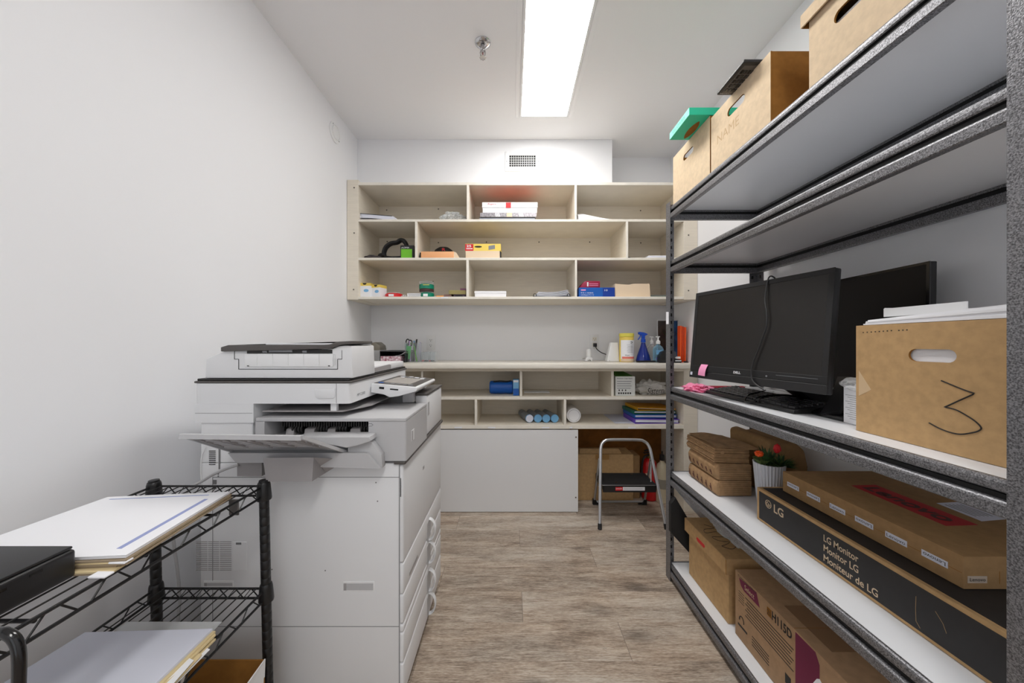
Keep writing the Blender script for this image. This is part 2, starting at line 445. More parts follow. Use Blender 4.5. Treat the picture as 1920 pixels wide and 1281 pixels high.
# ------------------------------------------------ upper wall shelf unit
YF, YK = 2.42, 2.80
def fx(px): return (px-960)*YF/F
def fz(py): return H-(py-643)*YF/F
t = thing('wall_shelf_unit', 'cream laminate open wall shelf unit with offset dividers above the counter', 'shelf unit', (.06, 2.62, 1.506))
XA, XB, XC, XD = XL+.002, fx(672), fx(1282), XR-.002
m = MB().box(XA, XB, YF, YK, fz(562), fz(337), .0015, 1); m.build('side_panel', [CREAM], t)
m = MB().box(XC, XD, YF, YK, fz(562), fz(337), .0015, 1); m.build('side_panel', [CREAM], t)
def board(za, zb, name, x0=XB, x1=XC, yf=YF, par=None, nosing=True):
    m = MB(); m.box(x0, x1, yf+.003, YK, zb, za)
    if nosing: m.mi = 1; m.box(x0, x1, yf-.001, yf+.003, zb, za, .001, 1)
    return m.build(name, [CREAM, CREAM_EDGE], par or t)
board(2.338, 2.318, 'top_board')
S1, S2, S3 = fz(411.3), fz(483.4), fz(556.4)
board(S1, S1-.017, 'shelf'); board(S2, S2-.017, 'shelf'); board(S3, S3-.017, 'shelf')
MB().box(XA, XD, YK, YK+.015, 1.51, 2.34).build('back_panel', CREAM, t)
def divider(xa, xb, z0, z1, par, yf=YF):
    m = MB(); m.box(xa, xb, yf+.003, YK, z0, z1); m.mi = 1; m.box(xa, xb, yf-.001, yf+.003, z0, z1, .001, 1)
    m.build('divider', [CREAM, CREAM_EDGE], par)
divider(fx(875), fx(879.5), S1, 2.318, t); divider(fx(1077.4), fx(1081.5), S1, 2.318, t)
divider(fx(778), fx(782.6), S2, S1-.017, t); divider(fx(1173.8), fx(1177.8), S2, S1-.017, t)
divider(fx(874.2), fx(879), S3, S2-.017, t); divider(fx(1078.2), fx(1082), S3, S2-.017, t)
def screw(p, par, d=(0, -1, 0)):
    d = Vector(d); m = MB().cyl(p, Vector(p)+d*.003, .0055, .004, seg=12); m.mi = 1; m.cyl(Vector(p)+d*.0025, Vector(p)+d*.0034, .0022, seg=6)
    m.build('screw', [SCREWM, GROOVE], par)
for px, py in ((725, 394), (822, 392), (1201, 395), (726, 453), (822, 455), (912, 454), (1010.7, 454), (1105.7, 454), (1201.5, 455.6), (812, 528)): screw(P(px, py, YK), t)
for px, py in ((664, 352), (664, 437), (663, 543), (1291, 441), (1291, 545)): screw(P(px, py, YF), t)

# ------------------------------------------------ lower counter unit
YCF = 2.35
t2 = thing('counter_shelf_unit', 'cream laminate counter base with cubby shelves and white lower panel', 'counter', (.06, 2.6, 0))
CT = 1.055
m = MB(); m.box(XL+.002, 1.258, YCF, YB-.002, 1.022, CT, .003, 2).box(1.2585, XR-.002, YF+.01, YB-.002, 1.022, CT, .001, 1); m.build('countertop', COUNTER, t2)
m = MB().box(XL+.002, fx(1282), YF, YF+.02, .998, 1.022, .001, 1); m.build('apron', CREAM, t2)
MB().box(fx(1282), XR-.002, YF, YK, 0, 1.021, .0015, 1).build('side_panel', CREAM, t2)
MB().box(XL+.002, XL+.05, YF, YK, 0, 1.021, .0015, 1).build('side_panel', CREAM, t2)
A0, B0 = fz(744), fz(797.5)
xl = XL+.05
board(A0, A0-.021, 'shelf', xl, fx(1282), par=t2); board(B0, B0-.026, 'shelf', xl, fx(1282), par=t2)
MB().box(XL+.002, XR-.002, YK, YK+.015, B0-.02, 1.021).build('back_panel', CREAM, t2)
for a, b in ((788.3, 792), (974.8, 979.3), (1147.5, 1152.5)): divider(fx(a), fx(b), A0, .998 if a > 800 else .998, t2, YF+.02)
for a, b in ((890, 894.6), (1057.2, 1061.8)): divider(fx(a), fx(b), B0, A0-.021, t2)
m = MB().box(XL+.004, fx(1083), YF-.004, YF+.012, .004, .582); m.mi = 1; m.box(fx(1083), fx(1083)+.002, YF-.005, YF+.012, .004, .582)
pn = m.build('lower_panel', [WHITEP, WHITEEDGE], t2); pn['label'] = 'plain white lower panel'
for px, py in ((1080, 820), (1079.5, 933)): screw(P(px, py, YF-.004), t2)
MB().box(fx(1083)+.01, fx(1282)-.002, 2.783, 2.797, .0, .585).build('hardboard_back', CORK, t2)
# small strips of label tape on the board edges
for px in (852, 915, 1016, 1068, 1178): m = MB().sheet([P(px, 803.4, YF-.0022), P(px+(14 if px != 1068 else 5), 803.4, YF-.0022), P(px+(14 if px != 1068 else 5), 800.6, YF-.0022), P(px, 800.6, YF-.0022)], .0006); m.build('tape_label', PAPER, t2)
m = MB()
m.sheet([P(827, 559.4, YF-.0022), P(840, 559.4, YF-.0022), P(840, 557.0, YF-.0022), P(827, 557.0, YF-.0022)], .0006); m.build('tape_label', PAPER, t)

# outlets
def outlet(x0, x1, z0, z1, label, colr=WHITE):
    Y = YB; c = Vector(((x0+x1)/2, Y, (z0+z1)/2))
    o = thing('power_outlet', label, 'power outlet', c)
    MB().box(x0, x1, Y-.006, Y, z0, z1, .002).build('cover_plate', WHITE, o)
    for dz in (-.022, .022):
        m = MB().box(c.x-.017, c.x+.017, Y-.009, Y-.005, c.z+dz-.015, c.z+dz+.015, .003)
        m.mi = 1
        m.box(c.x-.008, c.x-.0055, Y-.0094, Y-.0086, c.z+dz-.002, c.z+dz+.008); m.box(c.x+.0055, c.x+.008, Y-.0094, Y-.0086, c.z+dz-.002, c.z+dz+.007)
        m.cyl((c.x, Y-.0094, c.z+dz-.008), (c.x, Y-.0086, c.z+dz-.008), .003, seg=10)
        m.build('socket', [colr, GROOVE], o)
    return o
outlet(-.711, -.637, 1.140, 1.262, 'white wall outlet above the clear acrylic box, nothing plugged in')
outlet(.648, .722, 1.150, 1.268, 'wall outlet with a black plug in its lower socket', CREAM_EDGE)

# ------------------------------------------------ steel storage rack
RX0, RX1, RY0, RY1 = .794, 1.264, .502, 1.760
rack = thing('storage_rack', 'grey hammertone steel storage rack with five white shelf boards along the right wall', 'storage rack', ((RX0+RX1)/2, (RY0+RY1)/2, 0))
FL, T = .046, .0022
for (x, sx) in ((RX0, 1), (RX1, -1)):
    for (y, sy) in ((RY0, 1), (RY1, -1)):
        m = MB()
        a, b = sorted((x, x+sx*T)); c_, d = sorted((y, y+sy*FL)); m.box(a, b, c_, d, 0, 1.912)
        a, b = sorted((x+sx*T, x+sx*.040)); c_, d = sorted((y, y+sy*T)); m.box(a, b, c_, d, 0, 1.912)
        m.mi = 1
        for k in range(48):
            z = .035+k*.0385
            if any(abs(z-zz+.03) < .04 for zz in (.084, .546, .977, 1.616, 1.888)): continue
            cx = x+sx*.026; yy = y+sy*(T+.0003)
            a, b = sorted((cx-.005, cx+.005)); m.box(a, b, min(yy, yy-sy*.0004), max(yy, yy-sy*.0004), z-.008, z+.008)
            cy = y+sy*.026; xx = x-sx*.0003
            if x != RX0 or True: 
                xin = x+sx*(T+.0003); m.box(min(xin, xin-sx*.0004), max(xin, xin-sx*.0004), cy-.004, cy+.004, z-.008, z+.008)
        m.build('post', [HAMMER, GROOVE], rack)
def beam_profile():
    # (inward distance, dz below top): rounded upper lip, groove, lower band with rounded shoulder
    up = [(.011, 0), (.0075, -.002), (.0055, -.006), (.0048, -.012), (.0052, -.019), (.0075, -.0215)]
    gr = [(.0135, -.023), (.0135, -.0335)]
    lo = [(.0055, -.035), (.0025, -.0375), (.0010, -.041), (.0008, -.059), (.003, -.061), (.0185, -.061), (.0200, -.057), (.0200, -.038), (.0185, -.034), (.0115, -.033), (.0115, -.025), (.0165, -.021), (.0165, 0)]
    return up, gr, lo
def rack_beam(axis, face, sgn, a0, a1, zt):
    up, gr, lo = beam_profile(); pr = up+gr+lo
    poly = [(face+sgn*u, zt+dz) for u, dz in pr]
    m = MB(); bm = bmesh.new()
    mk = (lambda p, a: (p[0], a, p[1])) if axis == 'Y' else (lambda p, a: (a, p[0], p[1]))
    A = [mk(p, a0) for p in poly]; B = [mk(p, a1) for p in poly]; n = len(poly)
    for i in range(n):
        j = (i+1) % n
        m.mi = 1 if i in (5, 6, 16, 17, 18) else 0
        m.add([A[i], B[i], B[j], A[j]], [[0, 1, 2, 3]])
    m.mi = 0; m.add(A, [list(range(n))]); m.add(B, [list(reversed(range(n)))])
    return m.build('beam', [HAMMER, GROOVE], rack)
SH = [.084, .546, .977, 1.616, 1.888]
for z in SH:
    rack_beam('Y', RX0, 1, RY0+.003, RY1-.003, z)
    rack_beam('Y', RX1, -1, RY0+.003, RY1-.003, z)
    rack_beam('X', RY1-.006, -1, RX0+.017, RX1-.017, z)
    rack_beam('X', RY0+.006, 1, RX0+.017, RX1-.017, z)
    m = MB().box(RX0+.0165, RX1-.0165, RY0+.024, RY1-.024, z-.013, z-.001, .001, 1); m.build('shelf_board', SHELFB, rack)
st = MB().sheet([P(1249.5, 608, 1.745)+Vector((-.0015, 0, 0)), P(1249.5, 585, 1.745)+Vector((-.0015, 0, 0)), P(1254.5, 585, 1.72)+Vector((-.0015, 0, 0)), P(1254.5, 608, 1.72)+Vector((-.0015, 0, 0))], .0003)
st.build('white_sticker', PAPER, rack)
SZ = {k: z-.001 for k, z in zip((5, 4, 3, 2, 1), SH)}
# ------------------------------------------------ things on the storage rack
def open_carton(name, label, x0, x1, y0, y1, z0, z1, mats, group=None, hole=None, hole_far=True, t=.005, top=None):
    """a carton without lid; mats = [outside, inside]; hole = (cy, cz, half length, half height) in the -X face"""
    o = thing(name, label, 'box', ((x0+x1)/2, (y0+y1)/2, z0), group)
    m = MB(); top = top or z1
    def wallx(xa, xb, hl):
        if not hl: m.box(xa, xb, y0, y1, z0, z1, .001, 1); return
        cy, cz, hw, hh = hl; N = 64
        ang = [2*PI*k/N for k in range(N)]
        for cyy, czz in ((y0, z0), (y1, z0), (y1, z1), (y0, z1)): ang.append(math.atan2(czz-cz, cyy-cy) % (2*PI))
        ang = sorted(set(round(a, 6) for a in ang)); n = len(ang)
        R = []; S = []
        for a in ang:
            dy, dz = math.cos(a), math.sin(a)
            ts = []
            if abs(dy) > 1e-6: ts.append(((y1 if dy > 0 else y0)-cy)/dy)
            if abs(dz) > 1e-6: ts.append(((z1 if dz > 0 else z0)-cz)/dz)
            k = min(ts); R.append((cy+dy*k, cz+dz*k))
            # stadium
            L = hw-hh; k = 0; lo, hi = 0, hw*1.1
            for _ in range(24):
                mid = (lo+hi)/2; py, pz = dy*mid, dz*mid
                qy = max(abs(py)-L, 0)
                if math.hypot(qy, pz) < hh: lo = mid
                else: hi = mid
            S.append((cy+dy*lo, cz+dz*lo))
        vs_ = []
        for (a, b), (c_, d) in zip(R, S): vs_ += [(xa, a, b), (xa, c_, d), (xb, a, b), (xb, c_, d)]
        for i in range(n):
            j = (i+1) % n
            b = len(m.V); 
            m.mi = 0; m.add([vs_[4*i], vs_[4*j], vs_[4*j+1], vs_[4*i+1]], [[3, 2, 1, 0]])
            m.mi = 1; m.add([vs_[4*i+2], vs_[4*j+2], vs_[4*j+3], vs_[4*i+3]], [[0, 1, 2, 3]])
            m.add([vs_[4*i+1], vs_[4*j+1], vs_[4*j+3], vs_[4*i+3]], [[0, 1, 2, 3]])
            m.add([vs_[4*i], vs_[4*j], vs_[4*j+2], vs_[4*i+2]], [[0, 1, 2, 3]])
        m.mi = 0
    wallx(x0, x0+t, hole); wallx(x1-t, x1, None)
    m.mi = 2
    m.box(x0+t, x1-t, y0, y0+t, z0, z1, .001, 1); m.box(x0+t, x1-t, y1-t, y1, z0, z1, .001, 1)
    m.mi = 1; m.box(x0+t, x1-t, y0+t, y1-t, z0, z0+t)
    m.build('box_body', list(mats)+[mats[0]] if len(mats) == 2 else mats, o)
    return o
z1_, z2_, z3_, z4_, z5_ = SZ[1], SZ[2], SZ[3], SZ[4], SZ[5]
KM = [KRAFT, KRAFT_IN, KRAFT_IN]
bA = open_carton('storage_carton', 'tan open storage carton under the teal box, farthest on the top rack shelf', .813, 1.2, 1.402, 1.722, z1_, 2.133, KM, 'tan cartons on the top rack shelf', (1.575, 2.073, .045, .014))
bB = open_carton('storage_carton', 'middle tan open storage carton on the top rack shelf with the black keypad on it', .813, 1.2, 1.073, 1.394, z1_, 2.118, KM, 'tan cartons on the top rack shelf', (1.240, 2.062, .048, .015))
bC = open_carton('storage_carton', 'nearest tan lidded storage carton on the top rack shelf', .813, 1.2, .56, .934, z1_, 2.100, KM, 'tan cartons on the top rack shelf', (.812, 2.014, .05, .016))
m = MB().box(.800, 1.213, .547, .947, 2.1005, 2.106); m.mi = 0
m.box(.800, .804, .547, .947, 2.071, 2.1005); m.box(1.209, 1.213, .547, .947, 2.071, 2.1005); m.mi = 1; m.box(.804, 1.209, .943, .947, 2.071, 2.1005); m.box(.804, 1.209, .547, .551, 2.071, 2.1005)
m.build('lid', [KRAFT, KRAFT_IN], bC)
lettering('NAME', bB, mat('embossed_card', (190, 162, 126), .8), (.8128, 1.352, 1.985), (0, -1, 0), (0, 0, 1), width=.13, height=.034, ext=.0002, name='embossed_lettering')
# crumpled paper sticking out of the middle carton
m = MB()
for k in range(7):
    y = 1.10+k*.03; x = 1.10+.02*math.sin(k*2)
    m.sheet([(x, y, 1.93), (x+.07, y+.01, 1.93), (x+.085, y+.02, 2.14+.01*(k % 3)), (x+.01, y-.012, 2.135+.008*(k % 2))], .0006, 4, 4, lambda u, v: .006*math.sin(u*7+v*4))
m.build('crumpled_papers', [MANILA], None); o = bpy.data.objects['crumpled_papers']
tag(o, 'cream papers poking out of the middle tan carton on the top shelf', 'papers')
m = MB().box(.83, 1.18, .60, .90, z1_+.006, 2.02); tag(m.build('paper_stack', PAPER), 'white papers inside the nearest tan carton, seen through its hand hole', 'papers')
m = MB().box(.85, 1.17, 1.11, 1.36, z1_+.006, 1.92); m.mi = 1; m.box(.85, 1.16, 1.12, 1.2, 1.921, 2.09); tag(m.build('file_folder', [MANILA, TEAL]), 'files inside the middle tan carton, seen through its hand hole', 'folders')
# teal dispenser box
t = thing('teal_box', 'flat teal card dispenser box overhanging the farthest tan carton', 'box', (.80, 1.49, 2.134))
x0, x1, y0, y1, z0, z1 = .726, .95, 1.398, 1.572, 2.134, 2.165
m = MB().box(x0, x1, y0, y1, z0, z1, .0012, 1); m.build('box_body', TEAL, t)
m = MB().sheet([(x0-.0002, y1-.001, z0+.001), (x0-.0002, y0+.001, z0+.001), (x0-.0002, y0+.001, z1-.001), (x0-.0002, y1-.001, z1-.001)], .0004); m.build('side_label', TEALL, t)
m = MB(); 
pts = []
for k in range(32):
    a = 2*PI*k/32; ca, sa = math.cos(a), math.sin(a)
    pts.append((.789+.017*ca*abs(ca)**.1, 1.50+.062*sa*(1-.15*abs(ca)), z0-.0004))
m.add(pts, [list(reversed(range(32)))]); m.build('dispensing_opening', KRAFT_IN, t)
lettering('GLOVES', t, TEAL, (x0-.0008, y1-.03, z0+.009), (0, -1, 0), (0, 0, 1), width=.11, height=.012)
# black keypad
t = thing('desk_calculator', 'black keypad device lying on the middle tan carton, overhanging the aisle', 'calculator', (.85, 1.2, 2.1185))
x0, x1, y0, y1, z0, z1 = .760, .95, 1.118, 1.268, 2.119, 2.131
MB().box(x0, x1, y0, y1, z0, z1, .004, 3).build('casing', BLACK, t)
MB().box(x0+.010, x1-.02, y0+.012, y1-.012, z0-.0012, z0+.001, .0005, 1).build('key_panel', DKGREY, t)
for i in range(4):
    for j in range(5):
        MB().box(x0+.014+i*.012, x0+.023+i*.012, y0+.03+j*.021, y0+.045+j*.021, z0-.003, z0-.001, .0008, 1).build('key', BLACKG, t)
lettering('topmatic', t, PAPER, (x0+.006, y1-.008, z0-.0003), (1, 0, 0), (0, -1, 0), width=.035, height=.006)

# ---- shelf 3: all-in-one computer
def panel_M(pl, pr, pt):   # origin bottom left (far end), x axis along bottom to near end, y up the face
    xd = (Vector(pr)-Vector(pl)).normalized(); yd = (Vector(pt)-Vector(pl)); yd = (yd-xd*yd.dot(xd)).normalized()
    return frame(pl, xd, yd)
pl = P(1293.5, 706.5, 1.482); pr = P(1550, 741, .962); pt = P(1306.5, 548.5, 1.482)
pt = Vector((pt.x+.004, pt.y, pt.z))
Mf = panel_M(pl, pr, pt); Wm = (Vector(pr)-Vector(pl)).length; Hm = .364
base = (Mf @ Vector((Wm/2, 0, -.05))); 
t = thing('desktop_monitor', 'black all-in-one computer monitor with a pink sticky note on the middle rack shelf', 'monitor', (base.x, base.y, z3_))
m = MB(Mf).box(0, Wm, 0, Hm, -.024, -.0005, .004, 2); m.build('casing', BLACK, t)
bz = .016; cb_ = .052
m = MB(Mf); e = .0022
m.box(0, Wm, Hm-bz, Hm, -.002, e, .001, 1).box(0, bz, cb_, Hm-bz, -.002, e, .001, 1).box(Wm-bz, Wm, cb_, Hm-bz, -.002, e, .001, 1)
m.box(0, Wm, .028, cb_, -.002, e, .001, 1); m.build('bezel', BLACKM, t)
MB(Mf).box(0, Wm, .0, .027, -.002, e+.0012, .001, 1).build('chin', BLACK, t)
MB(Mf).box(bz, Wm-bz, cb_, Hm-bz, -.001, .0006).build('screen', SCREEN, t)
ax, ay = Mf.to_3x3() @ Vector((1, 0, 0)), Mf.to_3x3() @ Vector((0, 1, 0))
lettering('DELL', t, PAPER, Mf @ Vector((.222, .034, e+.0004)), ax, ay, width=.030, height=.0085, bold=.03)
MB(Mf).box(Wm*.72, Wm-.024, .042, .043, e, e+.0004).build('trim_line', GREY, t)
m = MB(Mf)
for i in (0, 1):
    for j in (0, 1): m.box(.006+i*.0062, .0112+i*.0062, .010+j*.0066, .0160+j*.0066, .0036, .0042)
m.build('sticker', [PAPER2], t)
MB(Mf).cyl((Wm*.66, .036, e), (Wm*.66, .036, e+.001), .003, seg=12).build('power_button', GREY, t)
# stand behind
m = MB().prism([(.875, 1.10), (.885, 1.20), (.91, 1.20), (1.10, .995), (1.10, .985), (1.05, .985)], 'Y', 1.15, 1.23, .003, 2)
m.build('stand_neck', BLACK, t)
m = MB().box(1.035, 1.150, 1.09, 1.31, z3_+.001, z3_+.012, .004, 2)
m.build('stand_base', BLACKG, t)
# sticky note
def MfP(x, y, z=0): return Mf @ Vector((x, y, z))
m = MB().sheet([MfP(.056, .012, .009), MfP(.094, .010, .010), MfP(.100, .058, .0036), MfP(.064, .058, .0036)], .0004, 6, 6, lambda u, v: .004*math.sin(v*3.1))
tag(m.build('sticky_note', PINKN), 'pink sticky note on the lower left of the front monitor', 'sticky note')
# black lead hanging over the monitor
zp = [(1437, 520), (1434, 560), (1437, 585), (1437, 612), (1430, 632), (1421, 658), (1412, 680), (1408.5, 700), (1411, 714), (1420, 723), (1431, 730)]
pts = []
for px, py in zp:
    d = Vector(((px-960)/F, 1, -(py-643)/F)); o_ = MfP(0, 0, .009); n = Mf.to_3x3() @ Vector((0, 0, 1))
    k = (o_-Vector((0, 0, H))).dot(n)/d.dot(n); pts.append(Vector((0, 0, H))+d*k)
p0 = MfP(0, 0); hx = (pts[0]-p0).dot(ax)
pts = [MfP(hx+.012, Hm-.10, -.040), MfP(hx+.012, Hm-.03, -.038), MfP(hx+.008, Hm+.006, -.018), MfP(hx+.002, Hm+.006, .002)]+pts[1:]
def smooth(pts, n=4):
    out = []; pts = [Vector(p) for p in pts]
    for i in range(len(pts)-1):
        a, b, c_, d = pts[max(i-1, 0)], pts[i], pts[i+1], pts[min(i+2, len(pts)-1)]
        for k in range(n):
            u = k/n; out.append(.5*((2*b)+(c_-a)*u+(2*a-5*b+4*c_-d)*u*u+(3*b-a-3*c_+d)*u**3))
    out.append(pts[-1]); return out
m = MB().tube(smooth(pts), .0024, 8); tag(m.build('keyboard_cable', BLACK), 'black cord draped over the front monitor screen', 'cord')

# keyboard
kl, kr = Vector((.857, 1.516, z3_+.001)), Vector((.880, 1.067, z3_+.001))
Mk = frame(kl, kr-kl, (kr-kl).cross(Vector((0, 0, 1))) * -1)
L = (kr-kl).length
t = thing('keyboard', 'black keyboard wrapped in its cord below the front monitor', 'keyboard', ((kl+kr)/2).to_tuple())
m = MB(Mk); 
m.prism([(0, 0), (.148, 0), (.148, .026), (.13, .027), (.004, .013), (0, .010)], 'X', 0, L, .0015, 1)
m.build('casing', BLACK, t)
KEYM = mat('key_black', (44, 44, 47), .35)
for r in range(6):
    n = 17; y = .014+r*.0198; z = .0145+(y-.004)*.11
    for k in range(n):
        if r == 5 and k in (1, 13): continue
        x = .010+k*(L-.02)/n; w = (L-.02)/n-.003
        MB(Mk).box(x, x+w, y, y+.0155, z-.003, z+.006, .0012, 1).build('key', KEYM, t)
t2k = MB()
for k, (px, ph) in enumerate(((.30, 0), (.305, .5), (.315, .2), (.325, .9))):
    loop = []
    for a in range(20):
        th = 2*PI*a/20; loop.append(Mk @ Vector((px+.012*math.sin(th+ph), .074+.082*math.cos(th), .017+.0185*math.sin(th)+.004)))
    t2k.tube(loop, .0022, 6, closed=True)
t2k.tube(smooth([Mk @ Vector(p) for p in ((.31, .0, .02), (.26, -.012, .006), (.22, .03, .024), (.2, .08, .03), (.17, .14, .035))]), .0022, 6)
t2k.build('cord', BLACKG, t)

# second display against the wall
pl = Vector((1.222, 1.56, 1.032)); pr = Vector((1.188, .975, 1.032)); 
Mg = frame(pl, pr-pl, (0.03, 0, 1)); Wg = (pr-pl).length
Mg = panel_M(pl, pr, pl+Vector((.006, 0, .4)))
t = thing('desktop_monitor', 'second wide black monitor standing behind the front one, close to the wall', 'monitor', (1.2, 1.26, z3_))
MB(Mg).box(0, Wg, 0, .402, -.02, -.0005, .002, 1).build('casing', BLACKG, t)
m = MB(Mg); m.box(0, Wg, .394, .402, -.001, .0016).box(0, .008, .014, .394, -.001, .0016).box(Wg-.008, Wg, .014, .394, -.001, .0016).box(0, Wg, 0, .014, -.001, .0016); m.build('bezel', BLACKG, t)
MB(Mg).box(.008, Wg-.008, .014, .394, -.0008, .0005).build('screen', mat('dark_lcd', (20, 17, 16), .38, spec=.3), t)
m = MB().box(1.16, 1.245, 1.17, 1.37, z3_+.001, z3_+.010, .004, 1).box(1.222, 1.236, 1.25, 1.30, z3_+.008, 1.10, .003, 1); m.build('stand', BLACKG, t)

# black easel-like cradle
t = thing('device_stand', 'sloped black plastic stand beside the keyboard on the middle rack shelf', 'stand', (.97, 1.02, z3_))
ya, yb = .985, 1.055
m = MB().prism([(.935, z3_+.001), (1.06, z3_+.001), (1.06, z3_+.016), (.96, z3_+.020), (.935, z3_+.012)], 'Y', ya-.02, yb+.012, .002, 2); m.build('base', BLACKG, t)
m = MB(); m.sheet([P(1537, 776, 1.03), P(1573, 772, .985), P(1593, 706, 1.03), P(1570, 706, 1.08)], .010, 4, 6, lambda u, v: -.006*math.sin(v*3.1)); m.build('back_plate', BLACK, t)

# small white carton with film
bx = thing('small_carton', 'small white carton under clear film beside the large numbered box', 'box', (.965, .92, z3_))
MB().box(.930, 1.02, .885, .958, z3_+.001, 1.082, .001, 1).build('box_body', PAPER, bx)
m = MB()
for k in range(12): z = 1.055-k*.0058; m.box(.9297, .9302, .889, .952-.006*(k % 3), z, z+.0011)
m.build('printed_text', GREY, bx)
m = MB()
def film(c, r, seed, amp=.25): m.blob(c, r, seed, amp, 2.2, 4)
film((.965, .925, 1.085), (.050, .055, .022), 3); tag(m.build('plastic_film', CLEARF), 'crumpled clear plastic film over the small white carton', 'plastic film')

# numbered box
XN = .880
nb = open_carton('storage_carton', 'brown open carton marked 3, full of white paper, nearest on the middle rack shelf', XN, 1.20, .560, .873, z3_+.001, 1.2435, [KRAFT_D, KRAFT_IN, KRAFT_D],
                 None, ((XN*F/(1746-960)), H-(667-643)*(XN*F/(1746-960))/F, .041, .0135))
def on3(zx, zy): return PXc(1540+zx*.3279, 480+zy*.3279, XN)-Vector((.0004, 0, 0))
m = MB().tube(smooth([on3(686, 713), on3(735, 733), on3(800, 760), on3(850, 778)], 3)+[on3(877, 786)]+smooth([on3(868, 792), on3(800, 822), on3(750, 845), on3(705, 865)], 3)+
              smooth([on3(712, 866), on3(770, 880), on3(830, 912), on3(880, 945), on3(914, 980), on3(905, 998), on3(870, 1010), on3(800, 1020), on3(740, 1010), on3(680, 988), on3(617, 955)], 5), .0013, 6)
m.build('handwritten_number', INK, nb)
m = MB()
for k in range(11):
    zx = 240+k*23 + (20 if k > 7 else 0); p = on3(zx, 438-k*1.5); m.box(p.x-.0002, p.x+.0003, p.y-.0012, p.y+.0012, p.z-.0012, p.z+.0012)
m.build('staple_marks', INK, nb)
m = MB().sheet([on3(215, 655), on3(285, 765), on3(268, 775), on3(215, 800)][::-1], .0004); m.build('clear_tape', mat('tape_film', (206, 180, 146), .2), nb)
ps = MB(); zz = z3_+.008
ps.box(XN+.008, 1.19, .57, .866, zz, 1.236, 0)
tag(ps.build('paper_ream', PAPER), 'white paper filling the brown carton marked 3', 'papers')
ps = MB()
for k in range(4):
    f0, f1 = 1.2445+k*.003, 1.2445+k*.0068
    ps.prism([(.858-.003*k, f0), (.858-.003*k, f0+.0028), (.562, f1+.0066), (.562, f1)], 'X', XN+.003+.002*(k % 2), 1.15)
ps.build('paper_sheets', PAPER); tag(bpy.data.objects['paper_sheets'], 'loose white sheets piled above the rim of the brown carton marked 3', 'papers')
t = thing('binder', 'white binder lying open on the papers in the brown carton marked 3', 'binder', (1.0, .80, 1.27))
m = MB(); m.box(.935, 1.12, .70, .855, 1.2650, 1.2668).box(.933, .9355, .70, .857, 1.2650, 1.2855)
m.sheet([(.935, .70, 1.271), (.935, .857, 1.2875), (1.12, .857, 1.2875), (1.12, .70, 1.271)], -.002); m.build('cover', WHITE, t)
MB().prism([(.71, 1.2672), (.71, 1.2700), (.85, 1.2835), (.85, 1.2672)], 'X', .9365, 1.11).build('pages', PAPER, t)
m = MB().blob((1.06, .645, 1.280), (.05, .040, .014), 5, .5, 3, 4, floor=1.2735); tag(m.build('crumpled_bag', GREYBAG), 'crumpled grey plastic wrap behind the papers in the carton marked 3', 'plastic wrap')

# pink bag and red strap at far end of shelf 3
m = MB().blob((.865, 1.59, z3_+.010), (.050, .075, .021), 2, .45, 3.2, 5, floor=z3_+.001); tag(m.build('pink_bag', PINK), 'crumpled bright pink bag at the far end of the middle rack shelf', 'bag')
m = MB().box(.93, 1.115, 1.635, 1.66, z3_+.001, z3_+.016, .005, 2, rz=-.09); m.mi = 1; m.box(1.075, 1.085, 1.62, 1.655, z3_+.0005, z3_+.0175, .003, 1, rz=-.09)
tag(m.build('red_strap', [mat('crimson', (176, 16, 48), .4), BLACK]), 'flat crimson strap beside the pink bag on the middle rack shelf', 'strap')
m = MB().tube(smooth([(1.12, 1.63, z3_+.008), (1.15, 1.60, z3_+.010), (1.17, 1.57, z3_+.009), (1.15, 1.50, z3_+.009)]), [.008, .008, .007, .006, .005, .004, .0035, .003, .003, .003, .003, .003, .003][:13], 8)
tag(m.build('white_cable', WHITE), 'short white cable end beyond the crimson strap', 'cable')

# ---- shelf 4
# bundle of brown paper towels / bags
b = Vector((.945, 1.56, z4_))
t = thing('paper_bag_bundle', 'bundle of brown paper bags wrapped in printed kraft paper, lower in the stack', 'paper bags', b)
x0, x1, y0, y1 = .868, 1.022, 1.452, 1.680
m = MB()
m.prism([(x0+.012, z4_+.001), (x1, z4_+.001), (x1, z4_+.068), (x0+.006, z4_+.066), (x0-.001, z4_+.045), (x0, z4_+.015)], 'Y', y0, y1, .006, 3)
m.prism([(x0+.008, z4_+.0695), (x1-.002, z4_+.0695), (x1-.002, z4_+.138), (x0+.01, z4_+.140), (x0-.003, z4_+.118), (x0, z4_+.085)], 'Y', y0+.002, y1, .006, 3)
m.build('wrapper', BAGPAPER, t)
m = MB()
for r, zc in ((0, z4_+.030), (1, z4_+.100)):
    for k in range(6):
        y = y0+.028+k*.035
        m.prism([(y, zc-.014), (y+.004, zc-.016), (y+.014, zc+.010), (y+.010, zc+.014)], 'X', x0-.0018, x0-.0008)
        m.prism([(y+.006, zc-.010), (y+.010, zc-.010), (y+.018, zc-.002), (y+.015, zc+.002)], 'X', x0-.0018, x0-.0008)
m.build('printed_marks', mat('print_brown', (92, 56, 44), .7), t)
m = MB()
for k in range(16):
    z = z4_+.006+k*.0082
    m.box(x0+.014, x1-.004, y0-.0022, y0+.0006, z, z+.0055, .0008, 1)
m.build('sheet_edges', BAGPAPER, t)
t = thing('paper_bag_pile', 'loose folded brown paper bags piled on top of the wrapped bundle', 'paper bags', (b.x, b.y, z4_+.142))
m = MB()
for k in range(11):
    z = z4_+.143+k*.0055
    m.box(x0-.006+.006*random.random(), x1-.008, y0+.004+.006*random.random(), y1+.012-.01*random.random(), z, z+.0048, .0012, 1, rz=.02*(random.random()-.5), ry=.02)
m.build('bags', BAGPAPER, t)
